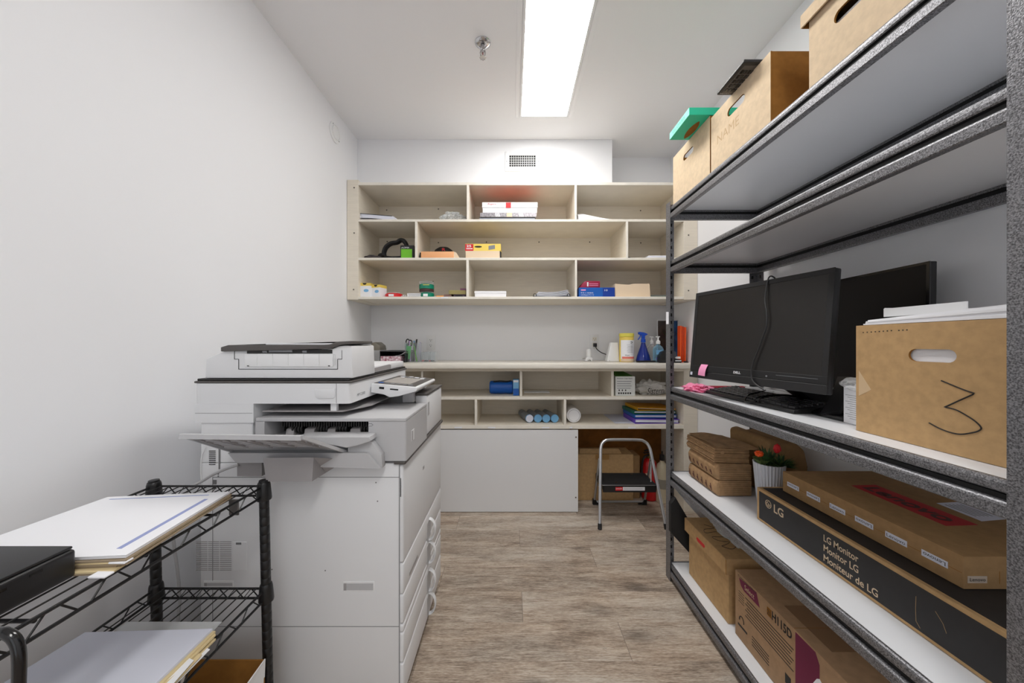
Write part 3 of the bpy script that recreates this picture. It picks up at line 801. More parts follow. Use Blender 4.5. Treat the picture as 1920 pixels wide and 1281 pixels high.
m = MB().sheet([(x0+.01, y0+.01, z4_+.205), (x1+.03, y0-.0, z4_+.204), (x1+.0, y1-.02, z4_+.209), (x0+.008, y1+.01, z4_+.213)], .002, 8, 8, lambda u, v: .004*math.sin(u*6+v*5)); m.build('top_bag', BAGPAPER, t)
m = MB().tube([(x0+.03, y0+.004, z4_+.186), (x0+.035, y0+.06, z4_+.19), (x0+.03, y0+.12, z4_+.192)], [.008, .006, .003], 10); m.build('rolled_edge', BAGPAPER, t)
# kraft bag behind
m = MB()
poly = [(1.085, z4_+.001), (1.245, z4_+.001), (1.25, z4_+.13), (1.235, z4_+.20), (1.20, z4_+.232), (1.15, z4_+.225), (1.11, z4_+.245), (1.08, z4_+.235)]
m.prism(poly, 'Y', 1.435, 1.70, .014, 3)
tag(m.build('kraft_bag', KRAFT_B), 'large brown kraft bag with curved top standing behind the potted plant', 'paper bag')
# plant
pc = Vector((1.035, 1.374, z4_+.001))
t = thing('potted_plant', 'small artificial succulent with red flower in a ribbed white pot', 'potted plant', pc)
m = MB(); N_ = 72
prof = [(.036, 0), (.040, .004), (.053, .166), (.054, .172), (.050, .172), (.046, .155), (0, .155)]
m.lathe(prof, pc, 144, flute=.028, nfl=30); m.build('pot', POTM, t)
def blade(m, base, d, L, w, bend=.3, n=6):
    d = Vector(d).normalized(); sd = d.cross(Vector((0, 0, 1)))
    if sd.length < .1: sd = Vector((1, 0, 0))
    sd.normalize(); vs_ = []; fs = []
    up = sd.cross(d)
    for i in range(n+1):
        u = i/n; ww = w*(math.sin(PI*min(u*1.15+.12, 1)))*.5 if u < 1 else .0002
        c_ = Vector(base)+d*L*u+Vector((0, 0, -bend*L*u*u))
        vs_ += [c_-sd*ww, c_+up*ww*.35, c_+sd*ww, c_-up*ww*.35]
    for i in range(n):
        for k in range(4): fs.append([i*4+k, i*4+(k+1) % 4, (i+1)*4+(k+1) % 4, (i+1)*4+k])
    m.add(vs_, fs)
m = MB()
tc_ = pc+Vector((-.006, 0, .155))
for k in range(16):
    a = k*.75; blade(m, tc_, (math.cos(a)*.45, math.sin(a)*.45, 1), .085+.012*(k % 3), .018, .05)
for k in range(70):
    a = k*2.4; e_ = .15+.9*((k*37 % 10)/10); blade(m, pc+Vector((.036, -.012, .160)), (math.cos(a), math.sin(a)*.6, e_), .078, .012, .15); m.mi = 1 if k % 2 else 0
m.mi = 1
for k in range(30):
    a = k*2.4; blade(m, pc+Vector((-.030, .0, .158)), (math.cos(a)*.8, math.sin(a)*.8, .9), .060, .015, .1)
fo = m.build('foliage', [LEAF, LEAF2], t)
m = MB().blob(pc+Vector((.012, -.026, .236)), (.013, .012, .018), 4, .25, 2.5, 3); m.build('flower', RED, t)['label'] = 'red flower'
m = MB().blob(pc+Vector((-.056, -.022, .215)), (.015, .014, .012), 6, .3, 3, 3); m.build('flower', ORANGE, t)['label'] = 'orange flower'
# monitor carton
XG = .912
g = thing('monitor_carton', 'long black and kraft monitor carton lying on the fourth rack shelf', 'box', (1.08, .91, z4_))
y0, y1, z0, z1 = .56, 1.271, z4_+.001, .664
MB().box(XG, 1.25, y0, y1, z0, z1, .0015, 1).build('box_body', KRAFT_D, g)
BPR = mat('black_print', (38, 36, 36), .6, var=.1, vscale=50)
m = MB().box(XG-.0005, XG+.001, y0, y1-.012, z0+.009, z1-.010); m.box(XG+.012, 1.25, y0, y1-.012, z1-.001, z1+.0005); m.build('printed_panel', BPR, g)
m = MB().prism([(1.10, .99), (.985, .985), (.985, .980), (1.10, .985)], 'Z', z1+.0004, z1+.0008); m.build('printed_line', KRAFT_D, g)
cL = PXc(1441, 945.5, XG)
m = MB(frame(cL-Vector((.0008, 0, 0)), (0, -1, 0), (0, 0, 1)))
rr = .0145
m.tube([(math.cos(a)*rr*.9, math.sin(a)*rr*.9, 0) for a in [2*PI*k/32 for k in range(32)]], .0011, 6, closed=True)
m.tube([(math.cos(a)*rr*.55, math.sin(a)*rr*.55, 0) for a in [PI*.5+PI*1.5*k/20 for k in range(21)]], .0010, 6)
m.tube([(0, 0, 0), (rr*.55, 0, 0)], .001, 6); m.tube([(0, rr*.25, 0), (0, -rr*.3, 0), (rr*.22, -rr*.3, 0)], .001, 6); m.cyl((-rr*.35, rr*.25, 0), (-rr*.35, rr*.25, .0008), .0016, seg=10)
m.build('round_emblem', KRAFT, g)
lettering('LG', g, KRAFT, (XG-.0006, 1.188, .610), (0, -1, 0), (0, 0, 1), width=.042, height=.029, bold=.02)
for k, (s_, w_) in enumerate((('LG Monitor', .100), ('Monitor LG', .100), ('Moniteur de LG', .148))):
    lettering(s_, g, KRAFT, (XG-.0006, .998, .6205-.0285*k), (0, -1, 0), (0, 0, 1), width=w_, height=.0195, bold=.012)
m = MB()
sc = [(.770, .628), (.771, .60), (.770, .572), (.762, .562)]
m.tube([(XG-.0004, a, b_) for a, b_ in sc], .0005, 5); m.tube([(XG-.0004, .735, .622), (XG-.0004, .722, .606), (XG-.0004, .716, .59)], .0005, 5); m.build('scratches', KRAFT_D, g)
# laptop carton
XQ = .978; z0 = .6655; z1 = .737; y0, y1 = .739, 1.234
q = thing('laptop_carton', 'flat brown laptop carton with red banner lying on the black monitor carton', 'box', (1.14, .99, z0))
MB().box(XQ, 1.30, y0, y1, z0, z1, .0025, 2).build('box_body', KRAFT_B, q)
m = MB().prism([(1.100, 1.107), (1.184, 1.112), (1.184, .867), (1.097, .863)], 'Z', z1-.0005, z1+.0004); m.build('red_banner', LRED, q)
lettering('Lenovo', q, mat('banner_text', (84, 50, 46), .7), (1.117, 1.092, z1+.0006), (0, -1, 0), (1, 0, 0), width=.208, height=.052, bold=.03)
m = MB().prism([(1.225, .985), (1.295, .992), (1.295, .895), (1.218, .885)], 'Z', z1-.0005, z1+.0006); m.build('white_sticker', PAPER2, q)
m = MB()
for k in range(5): m.prism([(1.235+k*.011, .975), (1.239+k*.011, .975), (1.239+k*.011, .91), (1.235+k*.011, .91)], 'Z', z1+.0006, z1+.0009)
m.build('sticker_text', GREY, q)
MB().box(XQ-.0004, XQ+.001, y0+.003, y1-.003, .6995, .7003).build('flap_seam', KRAFT_IN, q)
for k, px in enumerate((1487, 1525, 1570, 1620, 1680, 1752)):
    yc = XQ*F/(px-960); zc = .7005
    MB().box(XQ-.0007, XQ+.0005, yc-.0245, yc+.0245, zc-.0075, zc+.0075).build('tape_label', PAPER2, q)
    if k in (4, 2): lettering('Lenovo', q, INK, (XQ-.0009, yc+.021, zc-.004), (0, -1, 0), (0, 0, 1), width=.042, height=.0085)
    else: lettering('Lenovo', q, INK, (XQ-.0009, yc-.021, zc+.004), (0, 1, 0), (0, 0, -1), width=.042, height=.0085)
MB().box(.986, 1.028, y0-.0007, y0+.0005, .680, .695).build('tape_label', mat('aged_tape', (190, 175, 160), .6), q)
lettering('Lenovo', q, INK, (.990, y0-.0009, .684), (1, 0, 0), (0, 0, 1), width=.034, height=.0075)
MB().box(1.055, 1.056, y0-.0004, y0+.0005, .678, .705).build('slot', KRAFT_IN, q)

# ---- shelf 5
s5 = z5_+.001
t = thing('archive_box', 'brown lidded archive box with red showing in its hand slot, on the bottom rack shelf', 'box', (1.0, 1.5, s5))
x0, x1, y0, y1 = .857, 1.16, 1.353, 1.653
MB().box(x0, x1, y0, y1, s5, .335, .002, 1).build('box_body', KRAFT_D, t)
m = MB().box(x0-.014, x1+.012, y0-.010, y1+.016, .285, .347, .002, 1); m.build('lid', KRAFT_D, t)
m = MB(frame((x0-.0144, 1.530, .303), (0, -1, 0), (0, 0, 1)))
m.prism([(-.030, .004), (-.024, .012), (.034, .012), (.038, .006), (.032, -.004), (-.020, -.004)], 'Z', -.0004, .0006)
m.build('hand_slot', RED, t)
m = MB().box(x0-.0142, x0-.0138, y0-.0095, y0-.0065, .287, .345); m.build('seam_line', KRAFT_IN, t)
sc = smooth([(.90, 1.60, .3478), (.93, 1.57, .3478), (.88, 1.56, .3478), (.87, 1.53, .3478), (.93, 1.54, .3478), (.94, 1.50, .3478), (.88, 1.50, .3478), (.89, 1.47, .3478), (.93, 1.46, .3478), (.90, 1.44, .3478), (.88, 1.43, .3478), (.91, 1.41, .3478), (.94, 1.43, .3478)], 5)
m = MB().tube(sc, .0009, 5); m.build('scribble', INK, t)
m = MB().blob((.965, 1.50, .365), (.045, .12, .014), 3, .5, 2.6, 5, floor=.349); tag(m.build('plastic_bag', CLEARF), 'clear plastic film lying on the brown archive box lid', 'plastic film')
m = MB(frame(P(1262, 905, 1.735), (1, 0, 0), (0, 0, -1)))
def pz(pts, Y): return [(P(a, b_, Y).x, P(a, b_, Y).z) for a, b_ in pts]
m = MB().prism(pz([(1256, 943), (1265, 931), (1289, 972), (1330, 1030), (1316, 1062.5), (1256, 997)], 1.70), 'Y', 1.690, 1.715, .003, 1)
tag(m.build('black_folder', BLACKM), 'black folder standing on its corner behind the archive box', 'folder')
m = MB().sheet([P(1258, 906, 1.725), P(1276, 930, 1.725), P(1330, 990, 1.725), P(1335, 935, 1.725)], .0008, 12, 12, lambda u, v: .008*math.sin(u*9+3*v)+.004*math.sin(v*23)); tag(m.build('plastic_sleeve', mat('milky_plastic', (205, 208, 214), .35)), 'crinkled white plastic sleeve above the black folder', 'plastic sleeve')
# printed towel carton
XH = .858
t = thing('supply_carton', 'brown supply carton with burgundy print in front of the archive box', 'box', (1.03, 1.06, s5))
y0, y1, z0, z1 = .80, 1.313, s5, .330
MB().box(XH, 1.2, y0, y1, z0, z1, .0025, 2).build('box_body', mat('kraft_rosy', (176, 144, 112), .8, spec=.15, var=.06, vscale=50), t)
m = MB().prism([(1.290, .312), (1.198, .324), (1.182, .282), (1.262, .282), (1.278, .290)], 'X', XH-.0005, XH+.001); m.build('print_block', BURG, t)
lettering('Select', t, KRAFT, (XH-.0007, 1.258, .291), (0, -1, 0), (0, 0, 1), width=.05, height=.018)
lettering('Cascades PRO', t, INK, (XH-.0006, 1.294, .316), (0, -1, 0), (0, .08, 1), width=.094, height=.008)
lettering('H115D', t, INK, (XH-.0006, 1.126, .287), (0, -1, 0), (0, 0, 1), width=.080, height=.029, bold=.025)
MB().box(XH-.0005, XH+.0005, 1.129, 1.148, .287, .314).build('print_tag', KRAFT_IN, t)
lettering('21', t, INK, (XH-.0008, 1.146, .292), (0, -1, 0), (0, 0, 1), width=.013, height=.016)
m = MB()
for k in range(7):
    z = .262-k*.011; m.box(XH-.0005, XH+.0005, 1.04+.006*(k % 3), 1.255-.008*(k % 2), z, z+.0028)
for k in range(5):
    z = .262-k*.009; m.box(XH-.0005, XH+.0005, 1.262, 1.292, z, z+.0018)
for k in range(4):
    z = .150-k*.010; m.box(XH-.0005, XH+.0005, 1.14, 1.22, z, z+.003)
m.build('printed_text', INK, t)
m = MB(frame((XH-.0004, 1.275, .160), (0, -1, 0), (0, 0, 1))); m.tube([(math.cos(a)*.012, math.sin(a)*.016, 0) for a in [-.2+3.5*k/12 for k in range(13)]], .0016, 6); m.box(-.02, .03, -.026, -.019, -.0003, .0004)
m.build('printed_symbol', INK, t)
m = MB().box(XH-.0005, XH+.0005, 1.05, 1.072, .135, .165).box(XH-.0005, XH+.0005, 1.055, 1.07, .10, .128); m.build('printed_symbol', INK, t)
m = MB().prism([(1.033, .325), (.965, .325), (.952, .300), (.952, .09), (1.033, .09)], 'X', XH-.0005, XH+.001); m.build('print_block', BURG, t)
m = MB().prism([(.952, .262), (.960, .255), (.975, .225), (1.0, .16), (1.0, .10), (.90, .10), (.90, .225)], 'X', XH-.0010, XH+.001); m.build('torn_label', PAPER, t)
m = MB().box(.90, 1.18, .96, 1.13, z1-.001, z1+.0003); m.build('printed_text_top', mat('faint_print', (140, 108, 78), .8), t)
MB().box(XH+.002, 1.198, 1.040, 1.0408, z1-.001, z1+.0006).build('flap_seam', KRAFT_IN, t)
# ------------------------------------------------ the copier
YN, YFc = 1.10, 1.68
def nx(px, Y=1.10): return (px-960)*Y/F
def nz(py, Y=1.10): return H-(py-643)*Y/F
cp = thing('photocopier', 'large white and grey office photocopier with four paper drawers, against the left wall', 'photocopier', (-.68, 1.39, 0))
SEAM = mat('seam_grey', (120, 120, 122), .6)
XF_ = -.350
m = MB()
m.box(-1.004, -.362, YN, YFc, .045, .812, .003, 2)
m.box(-1.004, nx(473), YN+.001, YFc, .813, .9995, .002, 1)
m.box(nx(473), -.42, 1.56, YFc, .813, .9995)
mb_ = m.build('main_body', CWHITE, cp)
MB().box(-.98, -.375, YN+.02, YFc-.02, .0, .046).build('base_plinth', CGREY2, cp)
m = MB()
for z in (nz(895), nz(1175)): m.box(-.965, -.3625, YN-.0006, YN+.001, z-.0008, z+.0008)
m.box(-.965, -.9635, YN-.0006, YN+.001, nz(895), nz(1175))
m.box(-.3645, -.3625, YN-.0006, YN+.001, .05, .81)
for px, py in ((512, 902), (705, 905), (708, 940), (510, 1068), (610, 1070)): 
    x, z = nx(px), nz(py); m.cyl((x, YN-.0008, z), (x, YN+.001, z), .0022, seg=10)
m.build('panel_seams', SEAM, cp)
MB().box(-.3605, -.3575, YN+.001, YN+.006, nz(932), nz(897)).build('door_slot', GROOVE, cp)
# side recess handles
for (a, b, c_, d) in ((643, 702, 1090, 1109), (382, 438, 1089, 1101)):
    x0, x1, z1, z0 = nx(a), nx(b), nz(c_), nz(d); mm = MB()
    mm.box(x0, x1, YN-.0012, YN+.001, z0, z1, .001, 1); mm.mi = 1
    mm.box(x0+.003, x1-.003, YN-.0018, YN, z0+.004, z1-.006, .0006, 1); mm.mi = 2; mm.box(x0+.003, x0+.012, YN-.0021, YN, z0+.004, z1-.006)
    mm.build('carry_handle', [WHITE, CGREY, CGREY2], cp)
# vents
m = MB(); x0, x1 = nx(368), nx(434)
for k in range(16):
    z = nz(1069)+k*(nz(1016)-nz(1069))/15; m.box(x0, x1, YN-.0008, YN+.001, z-.0011, z+.0011)
m.mi = 1
for k in (1, 2): m.box(x0+(x1-x0)*k/3-.001, x0+(x1-x0)*k/3+.001, YN-.001, YN+.001, nz(1070), nz(1015))
m.build('vent_grille', [CGREY2, CWHITE], cp)
m = MB().box(nx(436), nx(463), YN-.0012, YN+.001, nz(1070), nz(1016), .001, 1); m.mi = 1; m.box(nx(443), nx(453), YN-.0018, YN+.001, nz(1021), nz(1017)); m.build('filter_cover', [CWHITE, SEAM], cp)
m = MB()
for k in range(8):
    z = nz(846+k*3.6); m.box(nx(392), nx(404), YN-.0008, YN+.001, z-.0011, z+.0011)
m.build('side_slots', GROOVE, cp)
MB().box(nx(410), nx(413), YN-.0008, YN+.001, nz(880), nz(842)).build('side_groove', SEAM, cp)
m = MB()
for py in (889, 893): m.cyl((nx(409.5), YN-.001, nz(py)), (nx(409.5), YN+.001, nz(py)), .0022, seg=10)
m.box(nx(399), nx(406), YN-.0015, YN+.001, nz(908), nz(900)).box(nx(399), nx(406), YN-.0015, YN+.001, nz(917), nz(912)); m.build('connector_port', SEAM, cp)
MB().box(nx(397), nx(407), YN-.0005, YN+.001, nz(816.5), nz(814.5)).build('side_slot', GROOVE, cp)
# scanner section
m = MB()
m.box(-1.018, -.520, YN-.004, 1.675, 1.0045, 1.0695, .010, 3, which=lambda c, d: abs(d.z) > .01)
m.box(-1.018, nx(477), YN-.004, 1.66, .943, 1.0044)
m.build('scanner_body', CWHITE, cp)
m = MB().box(-1.0175, nx(475), YN-.0046, YN, .9735, .9745); m.box(nx(632)-.0006, nx(632)+.0006, YN-.0046, YN, 1.006, 1.069); m.build('scanner_seam', SEAM, cp)
m = MB().prism([(nx(592), nz(728)), (nx(630), nz(728)), (nx(630), nz(743)), (nx(627), nz(747)), (nx(598), nz(747)), (nx(593), nz(743))], 'Y', YN-.0075, YN, .002, 2); m.build('cable_cover', CWHITE, cp)
lettering('MP C3503', cp, GREY, (-.5197, 1.146, 1.020), (0, 1, 0), (0, 0, 1), width=.060, height=.0095)
m = MB().box(-1.020, -.516, YN-.007, 1.678, 1.070, 1.0775, .0035, 2); m.mi = 1; m.box(-1.014, -.522, YN-.002, 1.672, 1.0775, 1.0845, .002, 1)
m.build('scanner_rim', [DKGREY, CDARK], cp)
# document feeder
ya, yb = YN+.004, 1.285
ad = MB()
prof = [(-.995, 1.0855), (-.520, 1.0855), (-.520, 1.160), (-.516, 1.188), (-.530, 1.196), (-.560, 1.192), (-.60, 1.182), (-.930, 1.182), (-.990, 1.150)]
ad.prism([(-.993, 1.0855), (-.515, 1.0855), (-.518, 1.150), (-.519, 1.190), (-.535, 1.1925), (-.56, 1.190), (-.588, 1.178), (-.930, 1.174), (-.990, 1.147)], 'Y', ya, yb, .004, 2)
ad.box(-.985, -.525, yb-.004, 1.655, 1.0855, 1.112, .004, 2)
adf = ad.build('document_feeder', CWHITE, cp)
m = MB().prism([(-.934, 1.172), (-.934, 1.186), (-.910, 1.193), (-.61, 1.193), (-.585, 1.1955), (-.555, 1.204), (-.517, 1.206), (-.517, 1.196), (-.55, 1.194), (-.58, 1.183), (-.605, 1.180)], 'Y', ya-.010, yb-.02, .002, 2)
m.prism([(-.92, 1.193), (-.60, 1.193), (-.56, 1.2035), (-.52, 1.2055), (-.52, 1.201), (-.92, 1.190)], 'Y', ya+.02, yb-.03)
m.build('feeder_lid', DKGREY, adf)
MB().box(-.80, -.585, ya+.004, yb-.05, 1.1935, 1.1985, .0008, 1, ).build('feeder_lid_light_panel', PAPER, adf)
x0, x1 = nx(446), nx(632)
m = MB()
m.box(x0-.001, x1+.001, ya-.0012, ya+.004, nz(693), nz(692)).box(x0-.0006, x0+.0008, ya-.0012, ya+.004, nz(692), nz(674)).box(x1-.0008, x1+.0006, ya-.0012, ya+.004, nz(692), nz(674))
m.box(nx(438), x0, ya-.0012, ya+.004, nz(674), nz(673.2)).box(x1, nx(640), ya-.0012, ya+.004, nz(674), nz(673.2)); m.box(nx(438)-.0005, nx(438)+.0005, ya-.0012, ya+.004, nz(674), 1.174).box(nx(640)-.0005, nx(640)+.0005, ya-.0012, ya+.004, nz(674), 1.176)
m.build('feeder_seam', GROOVE, adf)
m = MB().box(nx(462), nx(622), ya-.0018, ya+.006, nz(663), nz(656.2)); m.build('paper_slot', CDARK, adf)
m = MB()
m.box(nx(504), nx(548), ya-.004, ya, nz(660.5), nz(656.2)); 
for px in (492, 567): m.cyl((nx(px), ya-.001, nz(659.5)), (nx(px+8), ya-.001, nz(659.5)), .004, seg=12)
m.build('feed_roller', GREY, adf)
m = MB().prism([(1.132, 0), (1.163, 0)], 'Y', 0, 0) if False else MB()
m.box(nx(458), nx(624), ya-.004, ya+.002, nz(688), nz(663.5), .002, 2)
for k in range(6):
    x = nx(482+k*29); m.box(x-.0012, x+.0012, ya-.006, ya-.002, nz(685), nz(664), .0006, 1)
m.mi = 1
for px in (465, 617): m.box(nx(px)-.003, nx(px)+.003, ya-.0046, ya-.002, nz(687), nz(685.5))
m.build('feeder_cover', [WHITE, GROOVE], adf)
m = MB().prism([(1.29, 1.0875), (1.29, 1.096), (1.30, 1.104), (1.46, 1.108), (1.48, 1.104), (1.48, 1.0875)], 'X', -.5255, -.5245); m.build('grip_recess', CGREY2, adf)
# control panel on the front of the scanner
Mt = Matrix.Translation((-.515, 0, 1.052)) @ Matrix.Rotation(math.radians(5), 4, 'Y')
pc_ = MB(Mt)
pc_.prism([(.0, 0), (.165, 0), (.170, -.006), (.166, -.016), (.10, -.040), (.07, -.046), (.05, -.038), (.0, -.034)], 'Y', 1.25, 1.545, .003, 2)
cpn = pc_.build('control_panel', CWHITE, cp)
MB(Mt).box(.006, .160, 1.256, 1.539, -.001, .0014, .001, 1).build('button_panel', DKGREY, cpn)
MB(Mt).box(.022, .128, 1.300, 1.475, .001, .0022, .0005, 1).build('touch_screen', mat('grey_lcd', (176, 170, 164), .25, spec=.5), cpn)
bt = MB(Mt)
for k in range(6):
    bt = MB(Mt).box(.018+k*.022, .034+k*.022, 1.268, 1.284, .001, .003, .0008, 1); bt.build('button', GREY if k else BLUE, cpn)
for r in range(3):
    for k in range(4):
        MB(Mt).box(.030+k*.028, .048+k*.028, 1.482+r*.017, 1.494+r*.017, .001, .003, .0008, 1).build('button', GREY if (r+k) % 3 else PAPER, cpn)
m = MB(Mt).box(.030, .048, 1.2494, 1.2515, -.018, -.010).box(.070, .100, 1.2494, 1.2515, -.018, -.013); m.build('media_slot', GROOVE, cpn)
# finisher block with roller opening
zb, zt = .8225, .9600
X0, X1 = nx(483), -.338
ox0, ox1, oz0, oz1 = nx(500), nx(692), .893, .947
m = MB()
m.box(X0, X1, YN-.010, 1.36, .9475, zt, .004, 2)
m.box(ox1, X1, YN-.010, 1.36, zb, .948, .006, 3, which=lambda c, d: abs(d.z) > .05)
m.box(X0, ox0, YN-.010, 1.36, zb, .948)
m.box(X0, ox1, YN-.010, 1.36, zb, oz0)
fin = m.build('finisher_unit', CGREY, cp)
MB().box(ox0, ox1, 1.185, 1.19, oz0, .9475).build('cavity_back', CDARK, fin)
m = MB()
for k in range(36):
    x = ox0+.03+k*(ox1-ox0-.035)/36; m.box(x, x+.003, 1.125, 1.16, .923, .9470, .0005, 1)
m.build('paper_guide_comb', mat('comb_grey', (62, 60, 60), .5), fin)
for px in (548, 597, 633, 680):
    x = nx(px); m = MB()
    for d in (-.014, -.005, .005, .014): m.cyl((x+d-.003, 1.135, .915), (x+d+.003, 1.135, .915), .013, seg=20)
    m.build('exit_roller', CDARK, fin)
for px, w in ((535, .018), (572, .024), (614, .018), (660, .026)):
    x = nx(px); MB().prism([(1.118, .8935), (1.124, .916), (1.15, .920), (1.15, .8935)], 'X', x-w/2-.004, x+w/2+.004, .0015, 1).build('paper_stop', CGREY2, fin)
m = MB().prism([(nx(647), .9605), (nx(700), .9605), (nx(700), .9605)], 'Y', 0, 0) if False else None
MB().box(-.400, -.343, 1.0915, 1.0925, .915, .940).build('latch_mark', CGREY, fin) if False else None
m = MB().tube([(nx(694), YN-.0105, .942), (nx(699), YN-.0105, .942), (nx(702), YN-.0105, .938), (nx(699), YN-.0105, .934), (nx(694), YN-.0105, .934)], .0008, 5); m.build('latch_outline', SEAM, fin)
m = MB().box(-.3385, -.3370, 1.148, 1.178, .868, .905, .0006, 1); m.mi = 1; m.box(-.3385, -.3364, 1.151, 1.160, .870, .903); m.build('pull_recess', [CWHITE, CGREY2], fin)
# dark trim under finisher and tower
m = MB().box(nx(739), -.3405, YN-.008, 1.681, .8095, .8222, .004, 3); m.build('dark_trim', DKGREY, cp)
# inner tray plates (in the exit gap)
m = MB().box(nx(489), nx(640), YN+.005, 1.55, .9755, .9795, .0015, 1); m.prism([(nx(640), YN+.005), (-.50, 1.22), (-.50, 1.50), (nx(640), 1.55)], 'Z', .9755, .9795)
m.build('inner_tray', CGREY2, cp)
MB().box(nx(618), nx(629), YN+.006, YN+.020, .9797, 1.0042).build('tray_post', CWHITE, cp)
# toner tower at the far end
m = MB().box(-.396, -.347, 1.40, 1.678, .823, .984, .006, 2); tw = m.build('end_cover', CWHITE, cp)
m = MB().box(-.400, -.344, 1.396, 1.681, .9845, .995, .004, 2); m.build('cover_cap', DKGREY, tw)
MB().box(-.44, -.396, 1.37, 1.55, .96, 1.0, .002, 1).build('cover_bracket', CGREY, tw)
MB().box(-.3475, -.3455, 1.405, 1.43, .90, .955, .0006, 1).build('side_notch', CGREY, tw)
# front door and drawers
def front(z0, z1, name, y0=YN+.001, y1=YFc-.001):
    m = MB().box(-.366, XF_, y0, y1, z0, z1, .007, 3); return m.build(name, CWHITE, cp)
dr = front(.489, .807, 'front_door')
MB().box(XF_-.0003, XF_+.0006, 1.34, 1.36, .70, .712).build('door_mark', CGREY2, dr)
hz = {0: .417, 1: .321, 2: .204, 3: .107}
zs = [(.388, .487), (.292, .386), (.166, .262), (.055, .164)]
front(.264, .290, 'front_strip')
for k, (a, b) in enumerate(zs):
    d = front(a, b, 'paper_drawer'); zc = hz[k]
    y = 1.436
    m = MB(); m.box(XF_-.001, XF_+.0008, y-.030, y+.030, zc-.040, zc+.038, .0006, 1); m.build('handle_recess', CGREY, d)
    pts = [(XF_+.002+.026*math.sin(PI*i/12), y, zc+.044*math.cos(PI*i/12)) for i in range(13)]
    m = MB(); m.tube(pts, .0040, 10, flat=2.6); m.build('handle', CWHITE, d)
m = MB().box(XF_-.0002, XF_+.0008, 1.165, 1.265, .403, .415, .0005, 1)
m.build('level_window', CGREY2, cp)
# output tray and its support
ty0, ty1 = .90, 1.082
def tp(px, py, Y): return P(px, py, Y)
A_, B_, C__, D_ = tp(338, 814, ty0), tp(566, 817, ty0), tp(652, 846, ty1), tp(441, 846, ty1)
m = MB().sheet([A_, D_, C__, B_][::-1], .002)
nrm = (B_-A_).cross(D_-A_).normalized()
otr = m.build('output_tray', CGREY, cp)
m = MB(); e = Vector((0, 0, -.014))
def bar(a, b, h=.014, w=.004):
    a = Vector(a); b = Vector(b); d = (b-a).normalized(); s_ = d.cross(Vector((0, 0, 1))).normalized()*w
    m.add([a-s_, a+s_, b+s_, b-s_, a-s_+Vector((0, 0, -h)), a+s_+Vector((0, 0, -h)), b+s_+Vector((0, 0, -h)), b-s_+Vector((0, 0, -h))], [[0, 1, 2, 3], [7, 6, 5, 4], [0, 4, 5, 1], [1, 5, 6, 2], [2, 6, 7, 3], [3, 7, 4, 0]])
bar(A_, B_, .012, .005); bar(A_, D_, .008); bar(B_, C__, .010, .005)
def tl(u, v): return A_*(1-u)*(1-v)+B_*u*(1-v)+C__*u*v+D_*(1-u)*v
m.build('tray_edge', CGREY, otr)
m = MB()
for k in range(9):
    a = tl(.06+k*.105, .08); b = tl(.10+k*.105+(.05 if k % 2 else -.04), .62); bar(a, b, .007, .0018)
for k in range(4):
    bar(tl(.05, .15+k*.14), tl(.92, .15+k*.14), .005, .0015)
m.build('tray_ribs', CGREY2, otr)
m = MB(); bar(D_+Vector((0, .0, -.001)), C__+Vector((0, .0, -.001)), .010, .006); m.build('tray_hinge', GROOVE, otr)
sup = MB()
def tz(pts, Y): return [(P(a, b, Y).x, P(a, b, Y).z) for a, b in pts]
sup.prism(tz([(432, 848), (690, 848), (714, 877), (600, 874), (560, 866), (447, 866)], 1.06), 'Y', 1.05, 1.089)
sup.prism(tz([(652, 838), (672, 834), (695, 827), (715, 853), (717, 878), (683, 861), (652, 861)], 1.062), 'Y', 1.062, 1.0885, .002, 2)
sp_ = sup.build('tray_support', CGREY, cp)
m = MB().prism([(P(447, 866, 1.085).x, P(0, 892, 1.085).z), (P(493, 866, 1.085).x, P(0, 892, 1.085).z), (P(493, 866, 1.085).x, P(0, 866, 1.085).z), (P(447, 866, 1.085).x, P(0, 866, 1.085).z)], 'Y', 1.08, 1.097); m.build('mounting_plate', CGREY2, sp_)
m = MB()
q0, q1 = tz([(493, 860), (590, 858)], 1.0), tz([(498, 903), (585, 903)], 1.0)
a0 = [P(493, 859, 1.0), P(588, 858, 1.0), P(585, 903, 1.0), P(499, 903, 1.0)]
b0 = [P(500, 862, 1.094), P(652, 862, 1.094), P(612, 886, 1.094), P(505, 897, 1.094)]
m.add(a0+b0, [[3, 2, 1, 0], [4, 5, 6, 7], [0, 1, 5, 4], [1, 2, 6, 5], [2, 3, 7, 6], [3, 0, 4, 7]]); m.build('support_housing', CGREY2, sp_)
m = MB().prism(tz([(560, 818), (695, 818), (697, 826), (672, 834), (652, 838), (600, 828)], 1.05), 'Y', 1.04, 1.10, .001, 1); m.build('exit_ledge', CGREY, fin)
m = MB().box(ox0, ox1, 1.0905, 1.185, oz0-.004, oz0+.0015); m.build('exit_floor', CGREY, fin)
# copier leads
m = MB().tube(smooth([P(447, 872, 1.075), P(428, 878, 1.07), P(400, 890, 1.06), P(380, 902, 1.055), P(362, 912, 1.05), P(345, 930, 1.05), P(330, 960, 1.06), P(325, 1010, 1.09), (-1.09, 1.12, .35), (-1.12, 1.13, .02), (-1.12, 1.4, .008)]), .0042, 8)
m.build('power_cable', CGREY, cp)
m = MB().tube(smooth([P(386, 838, 1.092), P(378, 858, 1.09), P(377, 885, 1.09), P(378, 920, 1.09)]), .002, 6); m.build('thin_lead', CWHITE, cp)

